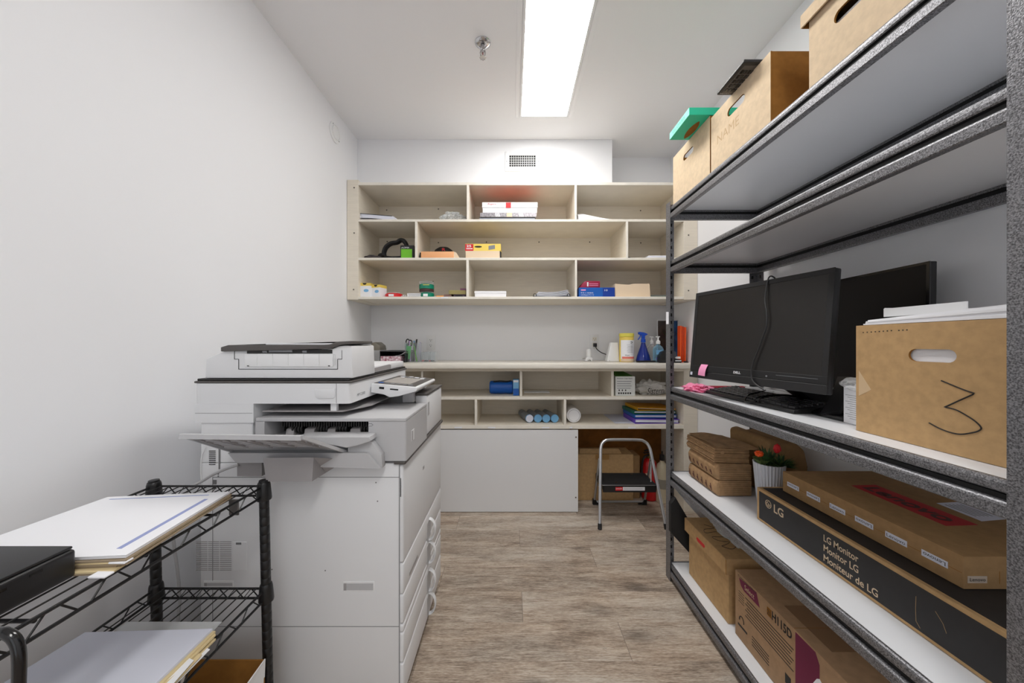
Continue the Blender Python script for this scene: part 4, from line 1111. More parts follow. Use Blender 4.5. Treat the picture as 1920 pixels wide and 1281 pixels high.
# ------------------------------------------------ black wire shelving unit, left foreground
wx0, wx1, wy0, wy1 = -1.049, -.727, .40, 1.0
wr = thing('wire_shelf_rack', 'black wire shelving unit with three shelves in the left foreground', 'wire shelving', ((wx0+wx1)/2, .7, 0))
SHR = Matrix.Identity(4); SHR[0][2] = -.022; SHR[0][3] = .022*.78
for x in (wx0, wx1):
    for y in (wy0, wy1):
        m = MB(SHR); pr = [(.011, 0), (.0125, .004)]
        z = .03
        while z < .79: pr += [(.0127, z), (.0118, z+.0015), (.0127, z+.003)]; z += .0254
        pr += [(.0127, .792), (.0122, .798), (0, .799)]; m.lathe(pr, (x, y, 0), 16)
        p_ = m.build('post', WIRE, wr)
        for zz in (.765, .468, .125):
            m = MB(SHR).lathe([(.0185, -.024), (.0195, -.02), (.0165, .02), (.0150, .026), (.0135, .028)], (x, y, zz), 20); m.build('clamp', WIRE, p_)
for zt in (.780, .480, .137):
    m = MB(SHR); r = .0032; zb = zt-.028
    for z in (zt, zb):
        m.tube([(wx0, wy0, z), (wx0, wy1, z)], r, 8); m.tube([(wx1, wy0, z), (wx1, wy1, z)], r, 8)
        m.tube([(wx0, wy0, z), (wx1, wy0, z)], r, 8); m.tube([(wx0, wy1, z), (wx1, wy1, z)], r, 8)
    for x in (wx0, wx1):
        n = 14; pts = []
        for k in range(n+1):
            y = wy0+.02+(wy1-wy0-.04)*k/n; z = zt if k % 2 else zb
            pts += [(x, y-.008, z), (x, y+.008, z)]
        m.tube(pts, .0017, 6)
    for y in (wy0, wy1):
        n = 12; pts = []
        for k in range(n+1):
            x = wx0+.02+(wx1-wx0-.04)*k/n; z = zt if k % 2 else zb
            pts += [(x, y, z)]
        m.tube(pts, .0017, 6)
    for k in range(1, 12):
        x = wx0+(wx1-wx0)*k/12; m.tube([(x, wy0, zt+.001), (x, wy1, zt+.001)], .0017, 6)
    for y in (.52, .68, .84): m.tube([(wx0, y, zt-.004), (wx1, y, zt-.004)], .0030, 8)
    m.build('wire_shelf', WIRE, wr)
MB(SHR).box(-.752, -.7265, .905, .909, .742, .784, .001, 1).build('label_holder', DKGREY, wr)
# paper stacks
WS = .7845
def quadsheet(m, pts, z, t, **k): m.sheet([(a, b, z+t) for a, b in pts], t, **k)
base4 = [(-.708, .626), (-.738, .893), (-1.022, .862), (-1.045, .60)]
for k in range(6):
    z = WS+k*.0034; d = (.000, .004, -.003, .006, .002, .005)[k]
    m = MB(); pts = [(a+d+(-.010 if k < 3 else 0), b-(.014 if k < 2 else .004)*(1 if b < .7 else -.1)) for a, b in base4]; quadsheet(m, pts, z, .0030)
    o = m.build('file_folder', MANILA if k % 3 == 1 else FOLDT); tag(o, 'tan paper folder under the white sheets on the top wire shelf, level %s' % ('lowest', 'second from bottom', 'third from bottom', 'third from top', 'second from top', 'topmost')[k], 'folder', 'tan folders on the top wire shelf')
m = MB(); quadsheet(m, base4, WS+.021, .004); tag(m.build('paper_stack', PAPER), 'stack of large white sheets on the tan folders, top wire shelf', 'papers')
t = thing('printed_sheet', 'large white sheet with pale blue border lines topmost on the wire shelving unit', 'paper', (-.87, .75, WS+.0255))
m = MB(); quadsheet(m, [(a*.999, b) for a, b in base4], WS+.0255, .0008, nx=1, ny=1); m.build('sheet', PAPER, t)
m = MB(); z = WS+.0264
m.prism([(-.738, .645), (-.7475, .645), (-.766, .85), (-.7565, .85)], 'Z', z, z+.0003); m.prism([(-.775, .874), (-1.0, .850), (-1.0, .8465), (-.775, .8705)], 'Z', z, z+.0003)
m.build('border_line', mat('pale_blue_ink', (150, 160, 205), .7), t)
for k, (x, y, z) in enumerate(((-.712, .622, WS+.014), (-.722, .60, WS+.003))):
    m = MB().box(x-.020, x+.010, y-.004, y+.012, z, z+.0035, .001, 1); tag(m.build('paper_tab', PAPER), ('upper', 'lower')[k]+' small white paper tab sticking out of the top shelf folders', 'paper tab')
t = thing('black_case', 'black plastic case lying on the near end of the top wire shelf', 'case', (-.92, .51, WS))
x0, x1, y0, y1 = -1.02, -.776, .424, .609
m = MB().box(x0, x1, y0, y1, WS, WS+.050, .006, 3); m.build('case_body', BLACK, t)
m = MB().box(x0+.004, x1-.003, y0+.003, y1-.003, WS+.0505, WS+.0555, .002, 2); m.build('lid', BLACK, t)
m = MB().box(x1-.0005, x1+.0006, y0+.03, y0+.10, WS+.036, WS+.040).box(x1-.0005, x1+.0006, y1-.06, y1-.045, WS+.038, WS+.042); m.build('latch', BLACKG, t)
# lower stack
WS2 = .4845
b2 = [(-.712, .60), (-.713, .821), (-1.006, .811), (-1.03, .60)]
for k in range(5):
    m = MB(); z = WS2+k*.0046; d = (.0, .005, -.004, .004, .0)[k]
    quadsheet(m, [(a+d, b_-d) for a, b_ in b2], z, .0042)
    tag(m.build('file_folder', MANILA), 'manila folder under the white sheets on the middle wire shelf, %s' % ('lowest', 'second from bottom', 'middle of the pile', 'second from top', 'topmost')[k], 'folder', 'manila folders on the middle wire shelf')
m = MB(); quadsheet(m, [(a-.006, b_-.002) for a, b_ in b2], WS2+.0235, .006); tag(m.build('paper_stack', PAPER2), 'white paper stack topmost on the middle wire shelf', 'papers')
for k in range(3):
    m = MB().sheet([(-.735-.01*k, .62+.01*k, WS2+.0075+k*.006), (-.700+.004*k, .63+.02*k, WS2+.004+k*.006), (-.699, .79-.02*k, WS2+.006+k*.006), (-.735, .80-.02*k, WS2+.0085+k*.006)], .0012)
    tag(m.build('paper_slip', PAPER if k != 1 else MANILA), ('white paper slip jutting from the middle wire shelf pile, lowest', 'manila slip jutting from the middle wire shelf pile', 'white paper slip jutting from the middle wire shelf pile, highest')[k], 'paper')
m = MB().sheet([(-.74, .828, WS2+.001), (-.74, .872, WS2+.003), (-.985, .872, WS2+.003), (-.985, .828, WS2+.001)], .0008); tag(m.build('clear_sheet', CLEARF), 'clear plastic sheet behind the paper pile on the middle wire shelf', 'plastic sheet')
# carton on lowest shelf
t = thing('open_carton', 'white open carton with brown inside on the lowest wire shelf', 'box', (-.87, .80, .142))
x0, x1, y0, y1, z0, z1 = -1.03, -.706, .66, .975, .1425, .296
m = MB(); tt = .004
m.box(x0, x1, y1-tt, y1, z0, z1); m.box(x0, x1, y0, y0+tt, z0, z1); m.box(x0, x0+tt, y0+tt, y1-tt, z0, z1); m.box(x0+tt, x1-tt, y0+tt, y1-tt, z0, z0+tt)
m.build('box_body', KRAFT_IN, t)
m = MB().sheet([(x1-tt, y0, z0), (x1-tt, y1, z0), (x1+.002, y1, z1+.001), (x1+.022, y0, z1)], .003); m.build('white_side', WHITEEDGE, t)
m = MB().box(-.845, -.835, .70, .708, .146, .44) if False else MB().cyl((-.79, .80, .150), (-.80, .83, .40), .005, seg=12)
tag(m.build('metal_rod', ALU), 'thin grey metal rod standing in the open carton on the lowest wire shelf', 'rod')
# bent tube frame at lower left corner
yq = .36
def tq(px, py): return P(px, py, yq)
pts = smooth([tq(-330, 1850), tq(-330, 1300), tq(-325, 1225), tq(-290, 1190), tq(-230, 1186), tq(-20, 1186), tq(12, 1188), tq(30, 1204), tq(36, 1232), tq(35, 1290)], 5)
m = MB().tube(pts+[(pts[-1].x, yq, .02)], .0050, 14); m.V[:] = [Vector((v.x, v.y, max(v.z, .0))) for v in m.V]
tag(m.build('tube_frame', BLACKG), 'glossy black bent metal tube frame at the lower left corner, before the wire shelving', 'tube frame')
# ------------------------------------------------ things in the upper wall shelves
def X(px, Y): return (px-960)*Y/F
def Z(py, Y): return H-(py-643)*Y/F
e_ = .0008
z = S1+e_; Y = 2.45
t = thing('ring_binder', 'black ring binder with loose white pages lying at left of the top wall shelf', 'binder', (X(709, Y), 2.56, z))
m = MB().box(X(671, Y)+.004, X(742, Y), 2.445, 2.70, z, z+.004).box(X(671, Y)+.004, X(671, Y)+.007, 2.445, 2.70, z, z+.052); m.mi = 0
m.sheet([(X(671, Y)+.005, 2.445, z+.053), (X(735, Y), 2.445, z+.034), (X(735, Y), 2.70, z+.034), (X(671, Y)+.005, 2.70, z+.053)], .003); m.build('cover', BLACKM, t)
m = MB().sheet([(X(675, Y), 2.448, z+.048), (X(738, Y), 2.448, z+.034), (X(748, Y), 2.69, z+.032), (X(675, Y), 2.69, z+.048)], .028, 8, 2, lambda u, v: .003*math.sin(u*5)); m.build('pages', PAPER2, t)
m = MB().tube([(X(674.5, Y)+.009+.007*math.cos(a), 2.448, z+.026+.016*math.sin(a)) for a in [2*PI*k/20 for k in range(20)]], .0013, 6, closed=True); m.build('ring', CHROME, t)
m = MB().blob((X(849, 2.52), 2.53, z+.034), (.092, .05, .046), 9, .5, 3.4, 5, floor=z); tag(m.build('crumpled_bag', CLEARF), 'crumpled clear plastic bag on the top wall shelf', 'plastic bag')
# stacked boxes
def stackbox(name, label, px0, px1, py0, py1, y0, y1, mt, z0=None, cat='box'):
    a = z0 if z0 is not None else Z(py1, y0); o = thing(name, label, cat, ((X(px0, y0)+X(px1, y0))/2, (y0+y1)/2, a))
    h = Z(py0, y0)-Z(py1, y0)
    MB().box(X(px0, y0), X(px1, y0), y0, y1, a, a+h, .0012, 1).build('box_body', mt, o); return o, a+h, h
YY = 2.45
b1, zt_, _ = stackbox('grey_box', 'flat grey box with black rim, lowest of the stack on the top wall shelf', 899, 1003, 404.5, 411, YY, 2.68, mat('slate', (128, 132, 142), .5), z)
MB().box(X(899, YY)-.001, X(1003, YY)+.001, YY-.001, 2.681, zt_-.005, zt_, .0005, 1).build('rim', BLACKM, b1)
b2_, zt2, _ = stackbox('silver_box', 'glittery silver patterned box, middle of the stack on the top wall shelf', 900, 1006, 396.5, 404.4, YY-.004, 2.67, SILVER, zt_+e_)
m = MB(); m.box(X(950, YY), X(960, YY), YY-.0048, YY-.0035, zt_+.001, zt2-.001); m.build('ribbon', CREAMB, b2_)
m = MB()
for px in (930, 933, 936, 974, 977, 980): m.prism([(X(px, YY), zt_+.002), (X(px+2, YY), zt_+.002), (X(px, YY), zt2-.002), (X(px-2, YY), zt2-.002)], 'Y', YY-.0048, YY-.0035)
m.build('white_stripes', PAPER, b2_)
b3, zt3, _ = stackbox('gift_box', 'white gift box with red tab and red script, topmost of the top shelf stack', 905, 1007, 387, 396.4, YY-.002, 2.66, PAPER, zt2+e_)
m = MB().box(X(904, YY), X(1008, YY), YY-.004, 2.662, zt3+.0006, zt3+.038, .0015, 1); ld = m.build('lid', PAPER, b3)
MB().box(X(906, YY), X(1006, YY), YY, 2.655, zt3+.0375, zt3+.0392).build('red_top_print', mat('vivid_red_orange', (232, 100, 50), .5), ld)
MB().box(X(948.5, YY), X(958, YY), YY-.0052, YY-.003, zt3-.002, zt3+.036).build('red_tab', RED, b3)
lettering('Rogers', ld, mat('red_script', (190, 30, 50), .5), (X(914, YY), YY-.0042, zt3+.016), (1, 0, 0), (0, 0, 1), width=.062, height=.016, shear=.4)
# white sheets curved
t = thing('paper_roll_sheets', 'wide curled white paper sheets on the right of the top wall shelf', 'papers', (X(1140, 2.5), 2.58, z))
m = MB()
for k in range(3):
    m.sheet([(X(1082, 2.45)+.012, 2.45+k*.02, z+.003+k*.007), (X(1195, 2.45), 2.45+k*.02, z+.0015+k*.001), (X(1195, 2.45), 2.72, z+.002+k*.001), (X(1082, 2.45)+.012, 2.72, z+.004+k*.007)], .0007, 18, 12, (lambda kk: lambda u, v: (.080-.006*kk)*max(0, (1-u))**1.1*(1-max(0, .1-u)*1.5)*min(1, v*4)**.6)(k))
m.build('sheets', PAPER, t)
# middle shelf
z = S2+e_; Y = 2.46
m = MB().blob((X(694, Y), 2.52, z+.016), (.075, .06, .020), 12, .3, 2.2, 4, floor=z); tag(m.build('folded_pouch', mat('charcoal', (70, 64, 66), .7)), 'dark folded pouch at left of the middle wall shelf', 'pouch')
t = thing('tape_reel', 'small black reel with orange core behind the dark pouch on the middle wall shelf', 'reel', (X(715, 2.6), 2.62, z))
m = MB().cyl((X(715, 2.6), 2.60, z+.050), (X(715, 2.6), 2.625, z+.050), .030); m.build('reel', BLACKM, t)
m = MB().box(X(708, 2.58), X(722, 2.58), 2.585, 2.63, z, z+.022, .003, 1); m.build('holder', YEL2, t)
pts = smooth([P(721, 482, 2.56)+Vector((0, 0, .006)), P(720, 474, 2.56), P(724, 464, 2.56), P(733, 457, 2.56), P(744, 455, 2.56), P(751, 451, 2.56), P(757, 452, 2.56), P(762, 459, 2.56), P(764, 468, 2.56)], 4)
m = MB().tube(pts, .016, 10, flat=1.5); m.tube([(p.x, p.y, max(z+.013, p.z)) for p in smooth([P(721, 481, 2.5), P(735, 482.5, 2.49), P(752, 482, 2.5)])], .007, 8)
tag(m.build('headband', BLACKM), 'thick black curved headband arching behind the green box', 'headband')
t = thing('product_box', 'small black box with lime green front on the middle wall shelf', 'box', (X(762, Y), 2.50, z))
MB().box(X(751, Y), X(776.5, Y), 2.455, 2.53, z, Z(460.5, Y), .001, 1).build('box_body', BLACK, t)
MB().box(X(752.5, Y), X(773, Y), 2.4544, 2.456, z+.002, Z(467.5, Y)).build('green_front', LIME, t)
lettering('AOMA', t, PAPER, (X(752.5, Y), 2.4546, Z(466.3, Y)), (1, 0, 0), (0, 0, 1), width=.058, height=.011, shear=.2)
Y = 2.45
t = thing('tan_box', 'low orange-tan card box in front of the black disc, middle wall shelf', 'box', (X(822, Y), 2.5, z))
m = MB().box(X(789, Y), X(851, Y), Y, 2.52, z, Z(471.5, Y), .003, 2); m.build('box_body', ORNG2, t)
m = MB().prism([(X(851, Y)-.001, z), (X(863, Y), z), (X(855, Y), Z(473, Y)), (X(851, Y)-.001, Z(471.5, Y))], 'Y', Y+.002, 2.51); m.build('flap', CREAMB, t)
MB().box(X(787, Y), X(788.6, Y), Y, 2.51, z, Z(473.5, Y)).build('dark_end', BLACKM, t)
t = thing('cap', 'black rounded cap with red emblem behind the tan box, middle wall shelf', 'cap', (X(832, 2.58), 2.62, z))
m = MB().lathe([(.078, 0), (.082, .02), (.080, .070), (.068, .104), (.040, .124), (0, .130)], (X(832, 2.62), 2.625, z), 40); m.build('crown', BLACKM, t)
lettering('R', t, RED, (X(829, 2.54), 2.538, Z(470, 2.54)-.002), (1, 0, 0), (0, 0, 1), width=.024, height=.020)
t = thing('file_fastener_box', 'yellow file supply box marked 25 on its red corner, middle wall shelf', 'box', (X(906, Y), 2.55, z))
zk = Z(470.5, Y)
MB().box(X(873, Y), X(937, Y), Y, 2.63, z, zk, .001, 1).build('lower_card', CREAMB, t)
MB().box(X(872, Y), X(939, Y), Y+.004, 2.64, zk+.0004, Z(457, Y), .001, 1).build('box_body', YELLOW, t)
MB().box(X(872, Y), X(887.5, Y), Y+.0032, Y+.0045, zk+.001, Z(457.6, Y)).build('red_corner', RED, t)
lettering('25', t, PAPER, (X(874.5, Y), Y+.0030, Z(463.5, Y)), (1, 0, 0), (0, 0, 1), width=.034, height=.017, bold=.02)
m = MB().box(X(874, Y), X(886, Y), Y+.0028, Y+.0040, Z(467, Y), Z(465.5, Y)); m.build('white_text_bar', PAPER, t)
m = MB().prism([(X(890, Y)+.014*math.cos(a)*1.9+.025, Z(462.5, Y)+.006*math.sin(a)) for a in [2*PI*k/24 for k in range(24)]], 'Y', Y+.0028, Y+.0040); m.build('black_print', BLACKM, t)
m = MB().prism([(X(916, Y), Z(468.5, Y)), (X(928, Y), Z(466.5, Y)), (X(928, Y), Z(459, Y)), (X(916, Y), Z(461, Y))], 'Y', Y+.0028, Y+.0040); m.build('grey_print', GREY, t)
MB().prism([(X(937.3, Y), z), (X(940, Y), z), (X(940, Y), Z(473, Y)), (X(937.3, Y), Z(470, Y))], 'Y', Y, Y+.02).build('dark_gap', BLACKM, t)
# right cell
m = MB(); m.sheet([(X(1180, Y), 2.45, z+.001), (X(1189, Y), 2.45, z+.001), (X(1186, Y), 2.6, z+.002), (X(1180, Y), 2.6, z+.014)], .001); m.prism([(X(1179, Y), z), (X(1190, Y), z), (X(1179, Y), z+.016)], 'Y', 2.46, 2.6); tag(m.build('black_wedge', BLACKM), 'small black wedge by the right divider of the middle wall shelf', 'wedge')
for k in range(4):
    m = MB().box(X(1211+k*2, Y), X(1256, Y), 2.45+.004*k, 2.68, z+k*.0066, z+k*.0066+.006, .0008, 1); tag(m.build('notebook', [BLACKM, PAPER, PAPER2, PAPER][k]), ('black', 'white second-lowest', 'greyish second-highest', 'white topmost')[k]+' notebook in the small pile at right of the middle wall shelf', 'notebook', 'notebooks on the middle wall shelf')
# bottom shelf of the wall unit
z = S3+e_; Y = 2.45
for k, (a, b_, rot, lb) in enumerate(((672, 694.5, 0, 'left'), (697, 716, -.35, 'right'))):
    t = thing('supply_box', 'small yellow and white box with blue picture, %s one of the pair' % lb, 'box', (X((a+b_)/2, Y), 2.49, z), 'pair of yellow and white boxes at the left of the lowest wall shelf')
    Mx = Matrix.Translation((X((a+b_)/2, Y), 2.49+k*.005, z)) @ Matrix.Rotation(rot, 4, 'Z')
    w = (X(b_, Y)-X(a, Y))/2*(1 if not k else 1.02); h = .102-.012*k
    MB(Mx).box(-w, w, -.036, .036, 0, h, .001, 1).build('box_body', PAPER, t)
    MB(Mx).box(-w-.0002, w+.0002, -.0366, .0362, h-.020, h+.0004).build('yellow_band', YELLOW, t)
    m = MB(Mx); m.prism([(w*.25+.018*math.cos(a2), h*.47+.011*math.sin(a2)) for a2 in [2*PI*i/18 for i in range(18)]], 'Y', -.0369, -.035); m.build('blue_picture', SKYB, t)
    m = MB(Mx).prism([(.014*math.cos(a2), h-.001-.012*abs(math.sin(a2))) for a2 in [PI*i/10 for i in range(11)]], 'Y', -.0372, -.035); m.build('thumb_notch', BLACKM, t)
    m = MB(Mx).box(-w-.0004, -w+.001, -.037, .036, 0, h).box(-w, w, -.037, .036, -.0003, .0022); m.build('dark_edge', BLACKM, t)
def jar(label, px, pyb, pyt, r, Yc, bands, clr=True):
    t = thing('tape_tub', label, 'tub', (X(px, Yc), Yc, pyb)); c = (X(px, Yc), Yc, 0)
    for (nm, a, b_, rr, mt) in bands: MB().lathe([(rr*.96, a), (rr, a+.002), (rr, b_-.002), (rr*.96, b_)], c, 32).build(nm, mt, t)
    return t
cx, cy = X(739, 2.50), 2.50
t = jar('low red tub with a clear domed lid on the lowest wall shelf', 739, z, 0, .062, 2.50, (('tub', z, z+.026, .062, RED), ('rim', z+.0265, z+.030, .056, RED)))
MB().lathe([(.05, z+.0305), (.044, z+.036), (0, z+.040)], (cx, cy, 0), 28).build('clear_lid', CLEAR, t)
MB().box(cx-.018, cx+.018, cy-.064, cy-.0605, z+.005, z+.020).build('white_label', PAPER, t)
cx = X(801, 2.50)
t = jar('green tub at the bottom of the two-tub stack, lowest wall shelf', 801, z, 0, .05, 2.50, (('tub', z, z+.034, .050, GREEN), ('clear_rim', z+.0345, z+.043, .046, CLEAR)))
MB().box(cx-.016, cx+.016, cy-.053, cy-.0492, z+.006, z+.024).build('white_label', PAPER, t)
t = jar('tall green tub with clear lid on top of the lower green tub', 800, z+.0435, 0, .053, 2.50, (('tub', z+.044, z+.062, .052, mat('dark_filling', (70, 40, 40), .5)), ('label_band', z+.0625, z+.096, .0535, GREEN), ('clear_top', z+.0965, z+.117, .052, CLEAR)))
lettering('- - - - - -', t, YELLOW, (X(800, 2.45)-.034, 2.4455, z+.085), (1, 0, 0), (0, 0, 1), width=.05, height=.003, ext=.0003) if False else MB().box(X(800, 2.45)-.026, X(800, 2.45)+.020, 2.4460, 2.4475, z+.086, z+.090).build('yellow_print', YELLOW, t)
m = MB()
ZZM = mat('dotted_card', (225, 225, 228), .6)
t = thing('dotted_box', 'small white box with black dotted zigzag pattern between the red and green tubs', 'box', (X(776, 2.47), 2.5, z))
MB().box(X(764, 2.47), X(789, 2.47), 2.465, 2.54, z, z+.030, .001, 1).build('box_body', PAPER, t)
m = MB()
for i in range(10):
    for j in range(3):
        x = X(765, 2.47)+.004+i*.0088+(j % 2)*.004; m.box(x, x+.0042, 2.4642, 2.4655, z+.004+j*.009, z+.0085+j*.009)
m.build('dot_pattern', BLACKM, t)
m = MB().blob((X(758, 2.48), 2.48, z+.009), (.020, .018, .010), 7, .4, 3, 3, floor=z); tag(m.build('crumpled_wrap', CLEARF), 'tiny crumpled clear wrap beside the dotted box', 'wrap')
m = MB().box(X(817, Y), X(831, Y), 2.46, 2.53, z, z+.012, .002, 1); tag(m.build('orange_pad', mat('amber', (235, 150, 50), .6)), 'small orange pad right of the green tubs', 'pad')
t = thing('dark_box', 'small dark flat box below the olive box at right of the left cell', 'box', (X(862, Y), 2.5, z)); MB().box(X(850, Y), X(872, Y), 2.46, 2.60, z, z+.021, .001, 1).build('box_body', mat('plum', (70, 52, 70), .5), t); MB().box(X(853, Y), X(867, Y), 2.4592, 2.4605, z+.004, z+.016).build('front_print', BLACKM, t)
m = MB().box(X(832, Y), X(846, Y), 2.46, 2.58, z, z+.021, .002, 1); tag(m.build('eraser_box', mat('dusty_brown', (120, 92, 84), .6)), 'small dusty brown box next to the small dark flat box', 'box')
m = MB().box(X(841, Y), X(873, Y), 2.455, 2.60, z+.0216, z+.050, .001, 1); tag(m.build('olive_box', TAUPE), 'flat olive card box resting on the two small dark boxes', 'box')
m = MB().box(X(862, Y), X(873, Y), 2.47, 2.55, z+.0506, z+.066, .001, 1); tag(m.build('plum_box', mat('dull_plum', (120, 72, 100), .5)), 'tiny plum box topmost at the left cell divider', 'box')
t = thing('white_box', 'plain low white box left of center on the lowest wall shelf', 'box', (X(920, Y), 2.55, z)); MB().box(X(890.5, Y), X(949, Y), 2.445, 2.62, z, z+.041, .001, 1).build('box_body', PAPER, t)
MB().box(X(890, Y)-.001, X(949, Y)+.001, 2.444, 2.621, z+.026, z+.0425, .001, 1).build('lid', PAPER, t)
t = thing('ring_binder', 'open black ring binder with curved white pages on the lowest wall shelf', 'binder', (X(1035, Y), 2.55, z))
m = MB().tube(smooth([(X(999, Y), 2.45, z+.004), (X(1015, Y), 2.45, z+.003), (X(1040, Y), 2.45, z+.003), (X(1060, Y), 2.45, z+.006), (X(1071, Y), 2.45, z+.004)]), .003, 6); 
m.sheet([(X(998, Y), 2.45, z+.002), (X(1072, Y), 2.45, z+.002), (X(1072, Y), 2.66, z+.002), (X(998, Y), 2.66, z+.002)], .0015, 2, 1); m.build('cover', BLACKM, t)
for k in range(6):
    m = MB().sheet([(X(1002+k*1.5, Y), 2.452, z+.010+k*.0058), (X(1070-k, Y), 2.452, z+.014+k*.0078), (X(1070-k, Y), 2.65, z+.014+k*.0078), (X(1002+k*1.5, Y), 2.65, z+.010+k*.0058)], .0028, 12, 1, lambda u, v: -.010*math.sin(PI*u)); m.build('page_block', PAPER2 if k % 2 else PAPER, t)
for px in (1003, 1066): MB().tube([(X(px, Y)+.010*math.cos(a), 2.449, z+.014+.011*math.sin(a)) for a in [2*PI*k/20 for k in range(20)]], .0022, 6, closed=True).build('ring', BLACKG, t)
# envelopes box
t = thing('envelope_box', 'bright blue box with white lettering on the lowest wall shelf', 'box', (X(1117, Y), 2.55, z))
MB().box(X(1083, Y)+.008, X(1152, Y), 2.445, 2.66, z, z+.068, .001, 1).build('box_body', BLUE, t)
MB().box(X(1130, Y), X(1152, Y)+.0003, 2.4442, 2.446, z+.001, z+.067).build('dark_panel', mat('deep_blue', (8, 56, 150), .45), t)
lettering('8 1/2  x  standards', t, PAPER, (X(1089, Y), 2.4443, z+.026), (1, 0, 0), (0, 0, 1), width=.088, height=.009)
lettering('catalogue 9 x 12', t, PAPER, (X(1089, Y), 2.4443, z+.010), (1, 0, 0), (0, 0, 1), width=.092, height=.009)
lettering('10', t, PAPER, (X(1133, Y), 2.4438, z+.042), (1, 0, 0), (0, 0, 1), width=.022, height=.012)
MB().box(X(1089, Y), X(1098, Y), 2.4442, 2.446, z+.046, z+.054).build('pink_mark', PINKN, t)
t = thing('dispenser_box', 'maroon open-ended card box on top of the bright blue box', 'box', (X(1108, Y), 2.53, z+.0685))
m = MB().prism([(X(1085, Y)+.010, z+.069), (X(1125.5, Y), z+.069), (X(1125.5, Y), z+.116), (X(1100, Y), z+.118), (X(1095, Y), z+.110)], 'Y', 2.455, 2.60, .002, 2); m.build('box_body', MAROON, t)
MB().box(X(1101, Y), X(1103.5, Y), 2.4542, 2.456, z+.078, z+.108).build('white_print', PAPER, t)
m = MB()
for k in range(2): m.box(X(1105, Y), X(1122, Y), 2.4542, 2.456, z+.094-k*.012, z+.0975-k*.012)
m.build('text_line', PINKN, t)
t = thing('kraft_carton', 'plain beige carton right of the bright blue box, lowest wall shelf', 'box', (X(1187, Y), 2.56, z))
m = MB().prism([(X(1153.5, Y), z), (X(1220.5, Y), z), (X(1218.5, Y), z+.098), (X(1187, Y), z+.096), (X(1180, Y), z+.089), (X(1153.5, Y), z+.097)], 'Y', 2.455, 2.67, .002, 1); m.build('box_body', CREAMB, t)
m = MB().box(X(1222, Y), X(1256, Y), 2.48, 2.70, z, z+.012, .001, 1); tag(m.build('green_folder', mat('dull_green', (104, 120, 104), .6)), 'flat dull green folder right of the beige carton', 'folder')
m = MB().box(X(1222, Y), X(1254, Y), 2.49, 2.69, z+.0125, z+.022, .001, 1); tag(m.build('grey_folder', mat('dull_grey', (120, 122, 118), .6)), 'flat grey folder lying on the dull green folder', 'folder')

# ------------------------------------------------ on the counter
z = CT+e_
t = thing('letter_tray', 'black letter tray holding printed flyers at the left of the counter', 'tray', (X(735, 2.6), 2.62, z))
x0, x1, y0, y1 = X(712, 2.52), X(760, 2.52), 2.52, 2.76
m = MB().box(x0, x1, y0, y1, z, z+.004).box(x0, x0+.004, y0, y1, z, z+.085).box(x1-.004, x1, y0, y1, z, z+.065).box(x0, x1, y1-.004, y1, z, z+.085); m.box(x0, x1, y0, y1, z+.078, z+.082); m.build('tray', BLACK, t)
m = MB().box(x0+.008, x1-.03, y0-.004, y1-.02, z+.005, z+.045); o = m.build('flyers', mat('flyer_print', (235, 225, 230), .6, col2=(150, 60, 90), vscale=45)); tag(o, 'colourful printed flyers stacked inside the black letter tray', 'flyers')
m = MB().sheet([(x0+.02, y0-.006, z+.012), (x1-.008, y0-.006, z+.074), (x1-.008, y1-.03, z+.074), (x0+.02, y1-.03, z+.047)], .001, 8, 1, lambda u, v: -.02*math.sin(PI*u)) if False else MB().sheet([(x1-.075, y0+.0, z+.050), (x1-.006, y0+.0, z+.076), (x1-.006, y1-.03, z+.076), (x1-.075, y1-.03, z+.050)], .001, 8, 1, lambda u, v: -.008*math.sin(PI*u))
tag(m.build('curled_sheet', PAPER), 'single white sheet curling up in the black letter tray', 'paper')
m = MB().prism([(X(699, 2.6), z+.088), (X(716, 2.6), z+.088), (X(714, 2.6), z+.125), (X(706, 2.6), z+.15), (X(699, 2.6), z+.145)], 'Y', 2.57, 2.70, .004, 2); 
tag(m.build('grey_stapler', mat('gunmetal', (128, 122, 110), .4, metal=.3)), 'grey-brown stapler lying on the corner of the black letter tray', 'stapler')
# pen cup
def cupbox(label, name, x0, x1, y0, y1, h, group=None, div=None):
    t = thing(name, label, 'organizer', ((x0+x1)/2, (y0+y1)/2, z)); w = .002
    m = MB().box(x0, x1, y0, y0+w, z, z+h).box(x0, x1, y1-w, y1, z, z+h).box(x0, x0+w, y0, y1, z, z+h).box(x1-w, x1, y0, y1, z, z+h).box(x0, x1, y0, y1, z, z+w)
    if div: m.box(div-.001, div+.001, y0+w, y1-w, z+w, z+h)
    m.build('clear_walls', CLEAR, t); return t
px0, px1 = X(759, 2.58), X(786, 2.58)
cupbox('clear pen cup full of green and white pens and scissors', 'pen_cup', px0, px1, 2.58, 2.66, .145)
rnd = random.Random(3)
pens = [(GREEN, 'dark green'), (LIME, 'lime'), (LPINK, 'lilac'), (PAPER, 'white'), (BLACK, 'black'), (SKYB, 'pale blue'), (LIME, 'lime'), (PURPLE, 'purple')]
for k, (mt, nm) in enumerate(pens):
    x = px0+.012+k*(px1-px0-.024)/7; xt = x+(rnd.random()-.5)*.045; xt = max(px0+.008, min(px1-.008, xt)); y = 2.60+.04*(k % 2)
    o = MB().cyl((x, y, z+.003), (xt, y, z+.135+.012*(k % 3)), .0048, seg=10).build('pen', mt)
    tag(o, '%s pen in the clear pen cup' % ('dark green', 'first lime', 'lilac', 'white', 'black', 'pale blue', 'second lime', 'purple')[k], 'pen', 'pens in the clear cup')
